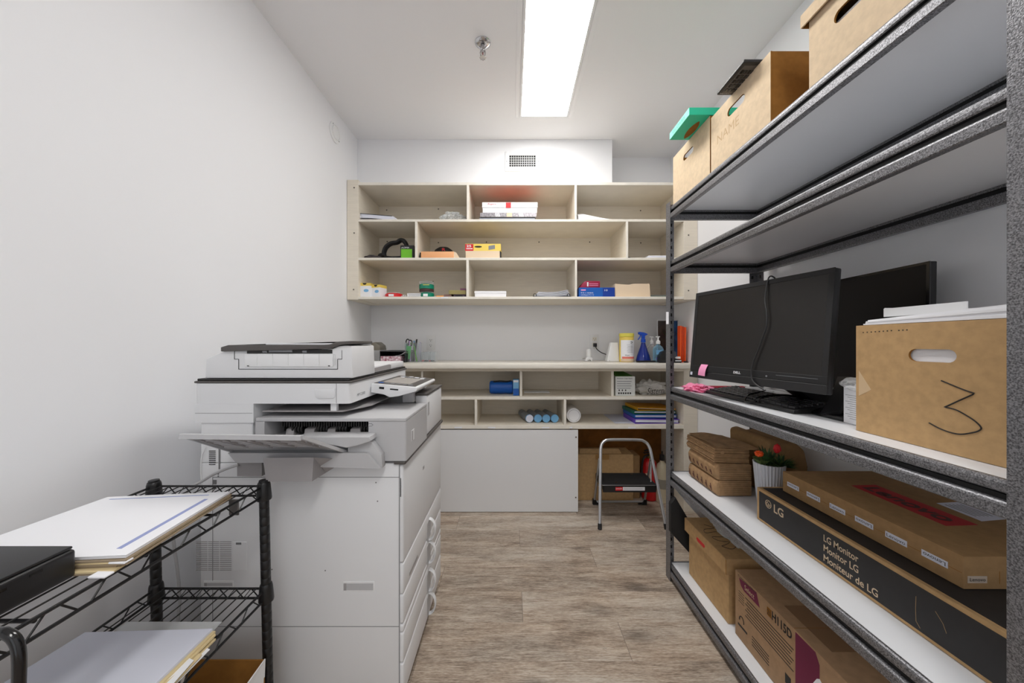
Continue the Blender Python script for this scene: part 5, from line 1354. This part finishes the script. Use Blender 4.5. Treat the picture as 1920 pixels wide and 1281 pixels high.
m = MB().box(px0+.006, px0+.040, 2.588, 2.596, z+.02, z+.12, .003, 1, ry=.1); tag(m.build('highlighter', mat('bright_green', (60, 190, 80), .45)), 'wide bright green highlighter at left in the clear pen cup', 'highlighter')
for k, px in enumerate((764.5, 769.5)):
    t = thing('scissors', 'black handled scissors in the clear pen cup, %s pair' % ('left', 'right'), 'scissors', (X(px, 2.62), 2.62, z+.01)) if False else thing('scissors', 'black handled scissors standing in the pen cup, %s pair' % ('left', 'right')[k], 'scissors', (X(px, 2.62), 2.62, z+.01), 'scissors in the pen cup')
    c_ = Vector((X(px, 2.62), 2.62, z+.150-k*.008)); MB().tube([c_+Vector((.013*math.cos(a), 0, .022*math.sin(a))) for a in [2*PI*i/18 for i in range(18)]], .0045, 8, closed=True).build('handle', BLACK, t)
    MB().box(c_.x-.004, c_.x+.004, 2.619, 2.621, z+.01, c_.z-.015).build('blade', CHROME, t)
m = MB().cyl((X(778, 2.62), 2.62, z+.06), (X(781.5, 2.62), 2.62, z+.172), .006, seg=10); tag(m.build('marker', BLACK), 'thick black marker standing tallest at right of the pen cup', 'marker')
ax0, ax1 = X(789, 2.6), X(816, 2.6)
cupbox('low clear acrylic box of clips under the left wall outlet', 'clip_box', ax0, ax1, 2.60, 2.68, .075, div=X(803, 2.6))
for k in range(12):
    x = ax0+.010+(k % 6)*(ax1-ax0-.02)/5.4; c_ = Vector((x, 2.615+.03*(k//6), z+.0065)); m = MB().tube([c_+Vector((.006*math.cos(a), .004*math.sin(a), .0035*math.sin(a+k))) for a in [2*PI*i/10 for i in range(10)]], .0016, 5, closed=True)
    tag(m.build('paper_clip', [RED, BLACK, CHROME][k % 3]), '%s paper clip in the low clear acrylic box' % ('red', 'black', 'silver')[k % 3], 'paper clip', '%s clips in the acrylic box' % ('red', 'black', 'silver')[k % 3])
# white charger, right part
t = thing('plug_adapter', 'small white plug-in adapter standing below the right wall outlet', 'adapter', (X(1103, 2.68), 2.70, z))
cx = X(1105, 2.68)
MB().lathe([(.018, .028), (.020, .032), (.019, .088), (.015, .094), (0, .095)], (cx, 2.70, z), 24).build('upper_body', WHITE, t)
m = MB().prism([(cx-.034, z), (cx-.012, z), (cx-.006, z+.010), (cx+.006, z+.012), (cx+.014, z), (cx+.024, z), (cx+.026, z+.024), (cx+.016, z+.030), (cx-.020, z+.030)], 'Y', 2.68, 2.72, .003, 2); m.build('foot', WHITE, t)
MB().cyl((cx-.050, 2.70, z+.018), (cx-.028, 2.70, z+.020), .003).build('prong', CHROME, t)
t = thing('black_plug', 'black plug and cord running from the right wall outlet to the white device', 'plug', (X(1117, 2.8), 2.82, 1.165))
px, py = X(1117, 2.8), 0
cxo = (.648+.722)/2; zo = (1.150+1.268)/2-.022
MB().box(cxo-.014, cxo+.014, YB-.036, YB-.0096, zo-.020, zo+.010, .004, 2).build('plug_head', BLACK, t)
MB().tube(smooth([(cxo+.004, YB-.03, zo-.018), (cxo+.010, YB-.05, zo-.040), (cxo+.035, YB-.09, zo-.066), (cxo+.062, YB-.13, zo-.080), (X(1139, 2.67), 2.69, z+.030)]), .0035, 8).build('cord', BLACK, t)
t = thing('white_router', 'tapered white desk device left of the yellow wipes tub', 'router', (X(1150, 2.65), 2.66, z))
m = MB(); a0 = [(X(1138, 2.62), 2.62), (X(1161.5, 2.62), 2.62), (X(1161.5, 2.62), 2.69), (X(1138, 2.62), 2.69)]; a1 = [(X(1146, 2.62), 2.632), (X(1160.5, 2.62), 2.632), (X(1160.5, 2.62), 2.68), (X(1146, 2.62), 2.68)]
bm = bmesh.new(); V1 = [bm.verts.new((a, b_, z)) for a, b_ in a0]; V2 = [bm.verts.new((a, b_, z+.147)) for a, b_ in a1]
bm.faces.new(V1[::-1]); bm.faces.new(V2)
for i in range(4): bm.faces.new([V1[i], V1[(i+1) % 4], V2[(i+1) % 4], V2[i]])
bmesh.ops.bevel(bm, geom=list(bm.edges), offset=.006, segments=3, profile=.5, affect='EDGES'); m.frombm(bm); m.build('casing', WHITE, t)
MB().cyl((X(1143, 2.62), 2.6185, z+.006), (X(1143, 2.62), 2.622, z+.006), .002, seg=8).build('indicator', GROOVE, t)
# wipes tub
cx = X(1175.5, 2.60); cy = 2.61
t = thing('wipes_canister', 'yellow disinfecting wipes canister with white label on the counter', 'canister', (cx, cy, z))
MB().lathe([(.050, 0), (.053, .003), (.053, .185), (.050, .190)], (cx, cy, z), 40).build('canister_body', YELLOW, t)
MB().lathe([(.0545, .1905), (.0550, .195), (.0550, .212), (.0510, .217), (0, .218)], (cx, cy, z), 40).build('lid', mat('lemon', (232, 222, 96), .45), t)
def arcband(c, r, a0, a1, za, zb, n=16):
    m = MB(); vs_ = []; fs = []
    for i in range(n+1):
        a = a0+(a1-a0)*i/n
        for rr in (r, r+.0006):
            for zz in (za, zb): vs_.append((c[0]+rr*math.cos(a), c[1]+rr*math.sin(a), zz))
    for i in range(n):
        b_ = i*4; fs += [[b_+2, b_+6, b_+7, b_+3], [b_, b_+1, b_+5, b_+4], [b_+1, b_+3, b_+7, b_+5], [b_, b_+4, b_+6, b_+2]]
    fs += [[0, 2, 3, 1], [n*4, n*4+1, n*4+3, n*4+2]]
    return m.add(vs_, fs)
arcband((cx, cy), .0532, -PI*.88, -PI*.10, z+.022, z+.165).build('white_label', PAPER, t)
arcband((cx, cy), .0539, -PI*.80, -PI*.12, z+.024, z+.040).build('salmon_band', mat('salmon', (226, 120, 104), .5), t)
arcband((cx, cy), .0533, -PI*.88, -PI*.10, z+.004, z+.020).build('base_band', CREAMB, t)
m = MB().tube([(cx+.018+.010*math.cos(a), cy-.0535+.004*abs(math.cos(a)), z+.148+.006*math.sin(a)) for a in [2*PI*i/18 for i in range(18)]], .0016, 6, closed=True); m.build('oval_emblem', INK, t)
lettering('Wipes', t, INK, (cx-.030, cy-.0548, z+.044), (1, 0, 0), (0, 0, 1), width=.034, height=.012)
m = MB()
for k in range(6): m.box(cx-.014+.004*(k % 2), cx+.030, cy-.0548, cy-.046, z+.128-k*.011, z+.1295-k*.011)
m.build('printed_text', GREY, t)
# spray bottle
cx = X(1208, 2.58); cy = 2.60
t = thing('spray_bottle', 'blue trigger spray bottle beside the yellow wipes canister', 'spray bottle', (cx, cy, z))
MB().lathe([(.040, 0), (.053, .004), (.054, .012), (.046, .045), (.034, .08), (.022, .115), (.017, .135), (.015, .146), (0, .146)], (cx, cy, z), 36).build('bottle', mat('translucent_blue', (36, 60, 160), .15, trans=.35), t)
MB().lathe([(.017, .147), (.018, .15), (.017, .172), (.013, .174), (0, .174)], (cx, cy, z), 24).build('collar', BLUEC, t)
m = MB().prism([(cx-.012, z+.172), (cx+.010, z+.172), (cx+.012, z+.198), (cx+.032, z+.207), (cx+.028, z+.213), (cx+.005, z+.223), (cx-.032, z+.228), (cx-.040, z+.222), (cx-.036, z+.208), (cx-.014, z+.202)], 'Y', cy-.011, cy+.011, .003, 2); m.build('spray_head', BLUEC, t)
m = MB().tube(smooth([(cx-.022, cy, z+.204), (cx-.024, cy, z+.190), (cx-.034, cy, z+.176), (cx-.040, cy, z+.168)]), .0045, 8); m.build('trigger', BLUEC, t)
# pump bottles
for k, (px, yy, h, lb) in enumerate(((1234, 2.546, .135, 'clear hand sanitizer pump bottle with pale blue gel in front of the dark brochure'), (1222, 2.64, .135, 'second clear pump bottle partly hidden behind the sanitizer bottle'))):
    cx = X(px, yy); cy = yy; t = thing('pump_bottle', lb, 'pump bottle', (cx, cy, z))
    MB().lathe([(.034, 0), (.037, .003), (.037, h*.72), (.030, h*.84), (.013, h*.94), (.012, h), (0, h)], (cx, cy, z), 32, sx=1.05, sy=.8).build('bottle', CLEAR if k else GEL, t)
    MB().lathe([(.015, h+.0005), (.015, h+.020), (.006, h+.030), (.005, h+.050), (0, h+.050)], (cx, cy, z), 20).build('pump', WHITE, t)
    MB().box(cx-.016, cx+.012, cy-.006, cy+.006, z+h+.050, z+h+.058, .002, 1).build('nozzle', WHITE, t)
    if not k:
        arcband((cx, cy), .0375, -PI*.75, -PI*.25, z+.085, z+.094); m = MB().box(cx-.026, cx+.026, cy-.033, cy-.030, z+.058, z+.092); m.build('blue_label', SKYB, t)
        m = MB().box(cx-.026, cx+.026, cy-.033, cy-.030, z+.024, z+.034); m.build('purple_label', PURPLE, t)
# tape dispenser
t = thing('tape_dispenser', 'black desktop tape dispenser at the right of the counter', 'tape dispenser', (X(1256, 2.47), 2.49, z))
y0, y1 = 2.46, 2.51
xa = X(1237, 2.46)
m = MB().prism([(xa, z), (xa+.155, z), (xa+.160, z+.008), (xa+.158, z+.022), (xa+.12, z+.030), (xa+.095, z+.045), (xa+.082, z+.082), (xa+.05, z+.090), (xa+.02, z+.078), (xa+.002, z+.045)], 'Y', y0, y1, .003, 2); m.build('base', BLACK, t)
MB().cyl((xa+.092, y0-.004, z+.060), (xa+.092, y1+.004, z+.060), .028).build('tape_roll', mat('dark_tape', (66, 68, 76), .3), t)
MB().box(xa+.112, xa+.156, y0-.001, y1+.001, z+.012, z+.018).build('white_stripe', PAPER, t)
MB().box(xa+.110, xa+.152, y0+.004, y1-.004, z+.030, z+.044, .001, 1).build('white_pad', PAPER, t)
m = MB().box(X(1193, 2.54), X(1236, 2.54), 2.525, 2.545, z, z+.012, .003, 1); tag(m.build('black_strip', BLACKM), 'low black strip lying in front of the blue spray bottle base', 'strip')
# brochure, standing
t = thing('brochure_board', 'dark standing brochure with green leaf picture behind the pump bottles', 'brochure', (X(1250, 2.70), 2.70, z))
def q(px, py, Yv): return P(px, py, Yv)
yb_ = 2.70
zb_ = z
m = MB().box(X(1232.5, yb_), 1.313, yb_, yb_+.006, z, Z(600, yb_), .0008, 1, ); m.build('white_card', PAPER, t)
MB().box(X(1233.5, yb_), X(1258, yb_), yb_-.001, yb_+.001, z+.001, Z(601.5, yb_)).build('dark_photo', mat('dark_photo', (58, 44, 34), .35, col2=(24, 18, 15), vscale=14), t)
MB().box(X(1258, yb_), 1.309, yb_-.001, yb_+.001, z+.001, Z(601.5, yb_)).build('blue_photo', mat('blue_photo', (30, 84, 140), .35, col2=(14, 34, 70), vscale=10, stretch=(4, 1, 1)), t)
m = MB(); c_ = Vector((X(1252, yb_), yb_-.004, Z(632, yb_)))
for k in range(5):
    a = .5+k*.45; blade(m, c_, (math.cos(a), -.02, math.sin(a)), .085, .016, .05)
m.build('leaf_print', LEAF, t)
# orange folders
for k in range(3):
    x = X(1275.5+k*4.0, 2.53); t0 = MB(); zt0 = Z(611+k*1.2, 2.53)
    t0.prism([(x, z), (x+.010, z), (x+.0145, zt0-.006), (x+.012, zt0), (x-.0005, zt0)], 'Y', 2.53, 2.575, .002, 1)
    tag(t0.build('orange_folder', ORANGE if k != 1 else mat('deep_orange', (214, 66, 10), .4)), ('leftmost', 'middle', 'rightmost')[k]+' of the three standing bright orange folders on the counter', 'folder', 'orange folders on the counter')
m = MB().tube([(X(1285, 2.5)+.014*math.cos(a), 2.49+.016*math.sin(a), z+.0045+.003*math.sin(a)) for a in [2*PI*i/24 for i in range(24)]], .0035, 8, closed=True); tag(m.build('cord_loop', BLACK), 'small black cord loop in front of the orange folders', 'cord loop')

# ------------------------------------------------ lower cubbies
z = A0+e_; Y = 2.50
t = thing('bag_roll', 'blue rolled fabric bag lying in the upper cubby row', 'roll', (X(940, 2.52), 2.55, z))
m = MB(); n = 14
m.lathe([(0, -.088), (.040, -.088), (.047, -.080), (.049, -.03), (.047, .03), (.049, .06), (.047, .080), (.040, .086), (0, .086)], (0, 0, 0), 32)
for i, v in enumerate(m.V): m.V[i] = Vector((v.z+X(940, 2.52), v.x*1.0+2.56, v.y+z+.049))
m.build('roll', BLUE, t)
m = MB().tube(smooth([(X(925, 2.52), 2.535, z+.092), (X(938, 2.52), 2.52, z+.098), (X(950, 2.52), 2.53, z+.094), (X(958, 2.52), 2.54, z+.098)]), .006, 8, flat=.5); m.build('strap', BLACKM, t)
t = thing('blue_box', 'narrow upright light blue box right of the blue roll', 'box', (X(967.5, 2.47), 2.5, z))
MB().box(X(962, 2.47), X(973, 2.47), 2.465, 2.53, z, Z(712, 2.47), .001, 1).build('box_body', SKYB, t)
MB().box(X(962.3, 2.47), X(972.7, 2.47), 2.4642, 2.466, z+.001, z+.05).build('dark_front', BLUE, t)
MB().box(X(963, 2.47), X(972, 2.47), 2.4642, 2.466, Z(717, 2.47), Z(713, 2.47)).build('white_front', PAPER, t)
m = MB().box(X(983, 2.60), X(1031, 2.60), 2.60, 2.70, z, z+.003); tag(m.build('white_strip', PAPER), 'flat white sheet at the back of the middle upper cubby', 'paper')
t = thing('copy_paper_carton', 'white carton with green top and printed icons in the upper cubby row', 'box', (X(1172, 2.46), 2.55, z))
yb2 = 2.455
MB().box(X(1152.5, yb2)+.006, X(1191, yb2), yb2, 2.62, z, Z(706, yb2), .001, 1).build('box_body', mat('pale_grey_card', (222, 224, 222), .6), t)
m = MB().sheet([(X(1153.5, yb2)+.004, yb2+.004, Z(706, yb2)+.002), (X(1187, yb2), yb2+.004, Z(706, yb2)+.0025), (X(1180, yb2), 2.62, Z(706, yb2)+.028), (X(1153.5, yb2)+.004, 2.62, Z(706, yb2)+.028)], .0015); m.build('green_flap', mat('leaf_green', (74, 132, 40), .5), t)
lettering('Premium Copy Paper', t, INK, (X(1157, yb2), yb2-.0003, Z(711, yb2)), (1, 0, 0), (0, 0, 1), width=.112, height=.008, bold=.02)
m = MB()
for k in range(4): m.box(X(1157, yb2), X(1184, yb2)-.006*(k % 2), yb2-.0006, yb2+.001, Z(716+k*4.2, yb2), Z(715+k*4.2, yb2))
m.build('printed_text', GREY, t)
m = MB()
for k in range(6): m.box(X(1159+k*4.3, yb2), X(1161.8+k*4.3, yb2), yb2-.0006, yb2+.001, Z(739, yb2), Z(736, yb2))
for k in range(3): m.box(X(1160+k*6, yb2), X(1162+k*6, yb2), yb2-.0006, yb2+.001, Z(733.5, yb2), Z(730.5, yb2))
m.build('printed_icons', INK, t)
t = thing('fabric_bag', 'crumpled light grey bag with black script in the upper cubby row', 'bag', (X(1222, 2.5), 2.53, z))
m = MB().blob((X(1224, 2.5), 2.545, z+.045), (.105, .065, .055), 21, .4, 2.6, 5, floor=z); m.build('bag_body', GREYBAG, t)
lettering('Sisterni', t, INK, (X(1212, 2.46), 2.452, z+.012), (1, 0, .05), (0, 0, 1), width=.135, height=.044, shear=.35, ext=.003)
z = B0+e_
for k, (px, py) in enumerate(((992.5, 777), (1008.5, 777.5), (1024, 777.5), (1040, 778))):
    c0 = Vector((X(px, 2.50), 2.50, z+.0300)); d = Vector((-.05, .20, 0))
    t = thing('spray_can', '%s of four grey cans with pale blue ends in the lower cubby row' % ('leftmost', 'second from left', 'second from right', 'rightmost')[k], 'can', (c0.x, 2.6, z), 'four cans lying in the lower cubby')
    dn = d.normalized()
    m = MB().cyl(c0+dn*.004, c0+d*.6, .0295, seg=28); m.cyl(c0+d*.6, c0+d*.66, .0295, .026, 28); m.cyl(c0+d*.66, c0+d, .028, seg=28); m.build('can_body', mat('can_grey', (128, 136, 144), .35, metal=.3) if k == 0 else bpy.data.materials['can_grey'], t)
    m = MB().cyl(c0-dn*.006, c0+dn*.012, .029, seg=28); m.mi = 1; m.cyl(c0-dn*.007, c0, .0275, .026, 28); m.build('cap', [SKYB if k else SKYB, PAPER2 if k == 0 else SKYB], t)
c0 = Vector((X(1075.5, 2.50), 2.49, z+.053))
t = thing('paper_roll', 'thick white paper roll lying right of the four grey cans', 'roll', (c0.x, 2.58, z))
MB().lathe([(.0, 0), (.050, 0), (.0525, .004), (.0525, .196), (.050, .20), (0, .20)], (0, 0, 0), 40).build('x', PAPER) if False else None
m = MB(Matrix.Translation(c0) @ Matrix.Rotation(-PI/2, 4, 'X')).lathe([(0, 0), (.049, 0), (.0525, .004), (.0525, .196), (.050, .20), (0, .20)], (0, 0, 0), 40); m.build('roll', PAPER, t)
m = MB().tube([(c0.x+.042*math.cos(a), c0.y-.0005, c0.z+.042*math.sin(a)) for a in [2*PI*i/32 for i in range(32)]], .0008, 5, closed=True); m.build('end_ring', GREY, t)
m = MB().sheet([PZc(1153, 794, z+.001), PZc(1206, 794, z+.001), PZc(1200, 777, z+.001), PZc(1131, 777, z+.001)], .0008); m.V = [Vector((v.x, v.y, v.z+.0004)) for v in m.V]; tag(m.build('loose_sheets', PAPER2), 'flat loose white sheets left of the purple binder in the lower cubby', 'papers')
def rotbinder(name, label, x0, x1, y0, y1, z0, z1, rz, mt, pages=True, group=None, wedge=0):
    t = thing(name, label, 'binder', ((x0+x1)/2, (y0+y1)/2, z0), group); Mx = Matrix.Translation(((x0+x1)/2, (y0+y1)/2, z0)) @ Matrix.Rotation(rz, 4, 'Z'); w, d, h = (x1-x0)/2, (y1-y0)/2, z1-z0
    m = MB(Mx).box(-w, w, -d, d, 0, .003).box(-w, -w+.003, -d, d, 0, h); m.sheet([(-w, -d, h), (w, -d, h-wedge), (w, d, h-wedge), (-w, d, h)], .003); m.build('cover', mt, t)
    m = MB(Mx).sheet([(-w+.006, -d+.004, h-.0035), (w-.006, -d+.004, h-.0035-wedge), (w-.006, d-.004, h-.0035-wedge), (-w+.006, d-.004, h-.0035)], max(.003, h-wedge-.008)); m.build('pages', PAPER2, t)
xb0, xb1 = X(1186, 2.47), X(1277, 2.47)
xb1 = min(xb1, fx(1282)-.01)
rotbinder('purple_binder', 'purple binder, lowest of the pile at the right of the lower cubby', xb0+.01, xb1, 2.465, 2.70, z, z+.034, .03, PURPLE, wedge=.006)
rotbinder('blue_binder', 'blue binder between the purple and green ones', xb0+.012, xb1-.01, 2.48, 2.71, z+.036, z+.062, .05, mat('strong_blue', (16, 96, 190), .4), wedge=.004)
rotbinder('green_binder', 'dark green binder between the blue and yellow ones', xb0+.006, xb1-.012, 2.49, 2.71, z+.064, z+.088, .07, mat('bottle_green', (16, 110, 96), .4), wedge=.006)
rotbinder('yellow_binder', 'yellow binder, topmost of the pile in the lower cubby', xb0+.03, xb1-.014, 2.49, 2.71, z+.0905, z+.112, .08, YEL2, wedge=.012)

# ------------------------------------------------ the nook under the counter
FLr = .001
t = thing('carton', 'brown carton with open flaps under the counter behind the step stool', 'box', (.72, 2.7, FLr))
m = MB().box(.478, .925, 2.60, 2.775, FLr, .350, .002, 1); m.build('box_body', KRAFT_D, t)
m = MB().sheet([(.52, 2.62, .352), (.84, 2.62, .352), (.83, 2.66, .375), (.53, 2.66, .375)], .003); m.build('flap', KRAFT_D, t)
m = MB().box(.635, .74, 2.5985, 2.601, .31, .3505).box(.66, .675, 2.5985, 2.601, .20, .31); m.build('tape', mat('packing_tape', (168, 128, 76), .3), t)
MB().box(.930, .985, 2.63, 2.775, FLr, .33, .002, 1).build('carton', KRAFT_B); tag(bpy.data.objects['carton.001'], 'narrow brown carton between the open-flap carton and the red extinguisher', 'box')
cx, cy = 1.058, 2.63
t = thing('fire_extinguisher', 'red fire extinguisher under the counter behind the step stool', 'fire extinguisher', (cx, cy, FLr))
MB().lathe([(.050, 0), (.056, .006), (.057, .02), (.057, .25), (.050, .285), (.030, .305), (.018, .312), (0, .312)], (cx, cy, FLr), 36).build('cylinder', REDD, t)
m = MB().lathe([(.016, .3125), (.018, .32), (.016, .345), (0, .346)], (cx, cy, FLr), 20); m.build('valve', mat('brass', (140, 120, 70), .35, metal=.8), t)
m = MB(); m.box(cx-.045, cx+.02, cy-.010, cy+.010, .352, .360, .003, 1, ry=-.15).box(cx-.04, cx+.015, cy-.009, cy+.009, .372, .380, .003, 1, ry=-.35); m.build('lever', BLACK, t)
m = MB().tube(smooth([(cx-.01, cy-.015, .34), (cx-.05, cy-.03, .33), (cx-.066, cy-.03, .28), (cx-.066, cy-.02, .18)]), .007, 10); m.build('hose', BLACK, t)
arcband((cx, cy), .0573, -PI*.78, -PI*.55, .16, .21).build('white_label', CREAMB, t)
cx = 1.135
t = thing('soap_bottle', 'cream plastic bottle with black cap right of the red extinguisher', 'bottle', (cx, 2.58, FLr))
MB().lathe([(.042, 0), (.046, .005), (.046, .24), (.036, .28), (.016, .30), (.015, .312), (0, .312)], (cx, 2.58, FLr), 30).build('bottle', mat('cream_plastic', (206, 196, 170), .4), t)
MB().lathe([(.018, .3125), (.020, .318), (.017, .352), (.005, .358), (.004, .38), (0, .38)], (cx, 2.58, FLr), 20).build('cap', BLACK, t)
arcband((cx, 2.58), .0463, -PI*.9, -PI*.1, .11, .18).build('label', mat('grey_label', (150, 146, 134), .5), t)

# step stool
t = thing('step_stool', 'aluminium folding step stool with black tread in front of the counter nook', 'step stool', (.78, 2.35, 0))
def fr(Yv, px, py): return P(px, py, Yv)
L0, L1 = Vector((.566, 2.20, .018)), Vector((.606, 2.335, .47))
R0, R1 = Vector((.992, 2.20, .018)), Vector((.945, 2.335, .47))
dL = (L1-L0).normalized(); dR = (R1-R0).normalized()
top = [Vector((.618, 2.350, .503)), Vector((.640, 2.356, .522)), Vector((.680, 2.358, .530)), Vector((.870, 2.358, .529)), Vector((.910, 2.356, .520)), Vector((.933, 2.350, .502))]
pts = [L0, L0.lerp(L1, .5)]+smooth([L1]+top+[R1], 5)+[R0.lerp(R1, .5), R0]
m = MB().tube(pts, .0105, 14); m.build('front_frame', ALU, t)
for c_, d in ((L0, dL), (R0, dR)):
    p0 = c_-d*.018; p0.z = .0008; m = MB().cyl(p0, c_+d*.016, .0135, .0125, 18); m.build('rubber_foot', BLACK, t)
la, ra = Vector((.601, 2.348, .40)), Vector((.955, 2.348, .40))
lb, rb = Vector((.612, 2.535, .03)), Vector((.985, 2.535, .03))
m = MB().tube([la, la.lerp(lb, .5), lb+Vector((0, -.01, .02))]+smooth([lb+Vector((0, -.004, .01)), lb+Vector((.012, .002, -.006)), lb+Vector((.04, .004, -.011)), rb+Vector((-.04, .004, -.011)), rb+Vector((-.012, .002, -.006)), rb+Vector((0, -.004, .01))], 4)+[rb.lerp(ra, .5), ra], .0085, 12); m.build('rear_frame', ALU, t)
for c_ in (lb, rb):
    s_ = -1 if c_ is lb else 1
    m = MB().prism([(c_.x-s_*.050, .0008), (c_.x+s_*.014, .0008), (c_.x+s_*.013, .040), (c_.x-s_*.006, .042), (c_.x-s_*.02, .014)][::s_], 'Y', c_.y-.012, c_.y+.014, .002, 1); m.build('rubber_foot', BLACK, t)
x0, x1, y0, y1 = .603, .957, 2.262, 2.465
m = MB().box(x0, x1, y0, y1, .246, .262, .005, 2).box(x0, x1, y0, y0+.006, .208, .258, .002, 1).box(x0, x0+.005, y0, y1, .222, .25).box(x1-.005, x1, y0, y1, .222, .25)
st_ = m.build('tread', BLACK, t)
m = MB().box(x0+.012, x1-.012, y0+.012, y1-.012, .2615, .2635)
for k in range(9): m.box(x0+.02, x1-.02, y0+.022+k*.020, y0+.028+k*.020, .2633, .2648)
m.build('rubber_mat', BLACKM, st_)
MB().box(x0-.002, x1+.002, y0-.002, y0+.001, .2540, .2575).build('tread_trim', ALU, st_)
lx0, lx1 = X(1154, y0), X(1209, y0)
MB().box(lx0+.049, lx1, y0-.0008, y0+.001, .221, .244).build('warning_label', PAPER, st_)
MB().box(lx0, lx0+.048, y0-.0008, y0+.001, .221, .244).build('red_label', RED, st_)
lettering('DANGER', st_, PAPER, (lx0+.003, y0-.0011, .229), (1, 0, 0), (0, 0, 1), width=.040, height=.009)
m = MB()
for k in range(3): m.box(lx0+.054, lx1-.005-.01*(k % 2), y0-.0012, y0, .226+k*.0055, .2275+k*.0055)
m.build('label_text', GREY, st_)
for (a, b_, c_, d) in ((.62, 2.30, .66, 2.30), (.88, 2.42, .91, 2.42)): pass
m = MB().box(.690, .706, 2.282, 2.288, .2645, .2665).box(.842, .860, 2.425, 2.431, .2645, .2665); m.build('rivets', CHROME, st_)
for (p, q_) in ((L0.lerp(L1, .52), -1), (R0.lerp(R1, .52), 1)):
    m = MB().cyl(p+Vector((-.016, 0, 0)), p+Vector((.016, 0, 0)), .004, seg=12); m.build('pivot_bolt', CHROME, t)
m = MB().tube([Vector((.936, 2.30, .262)), Vector((.955, 2.345, .36)), Vector((.955, 2.352, .395))], .004, 8); m.build('brace', ALU, t)
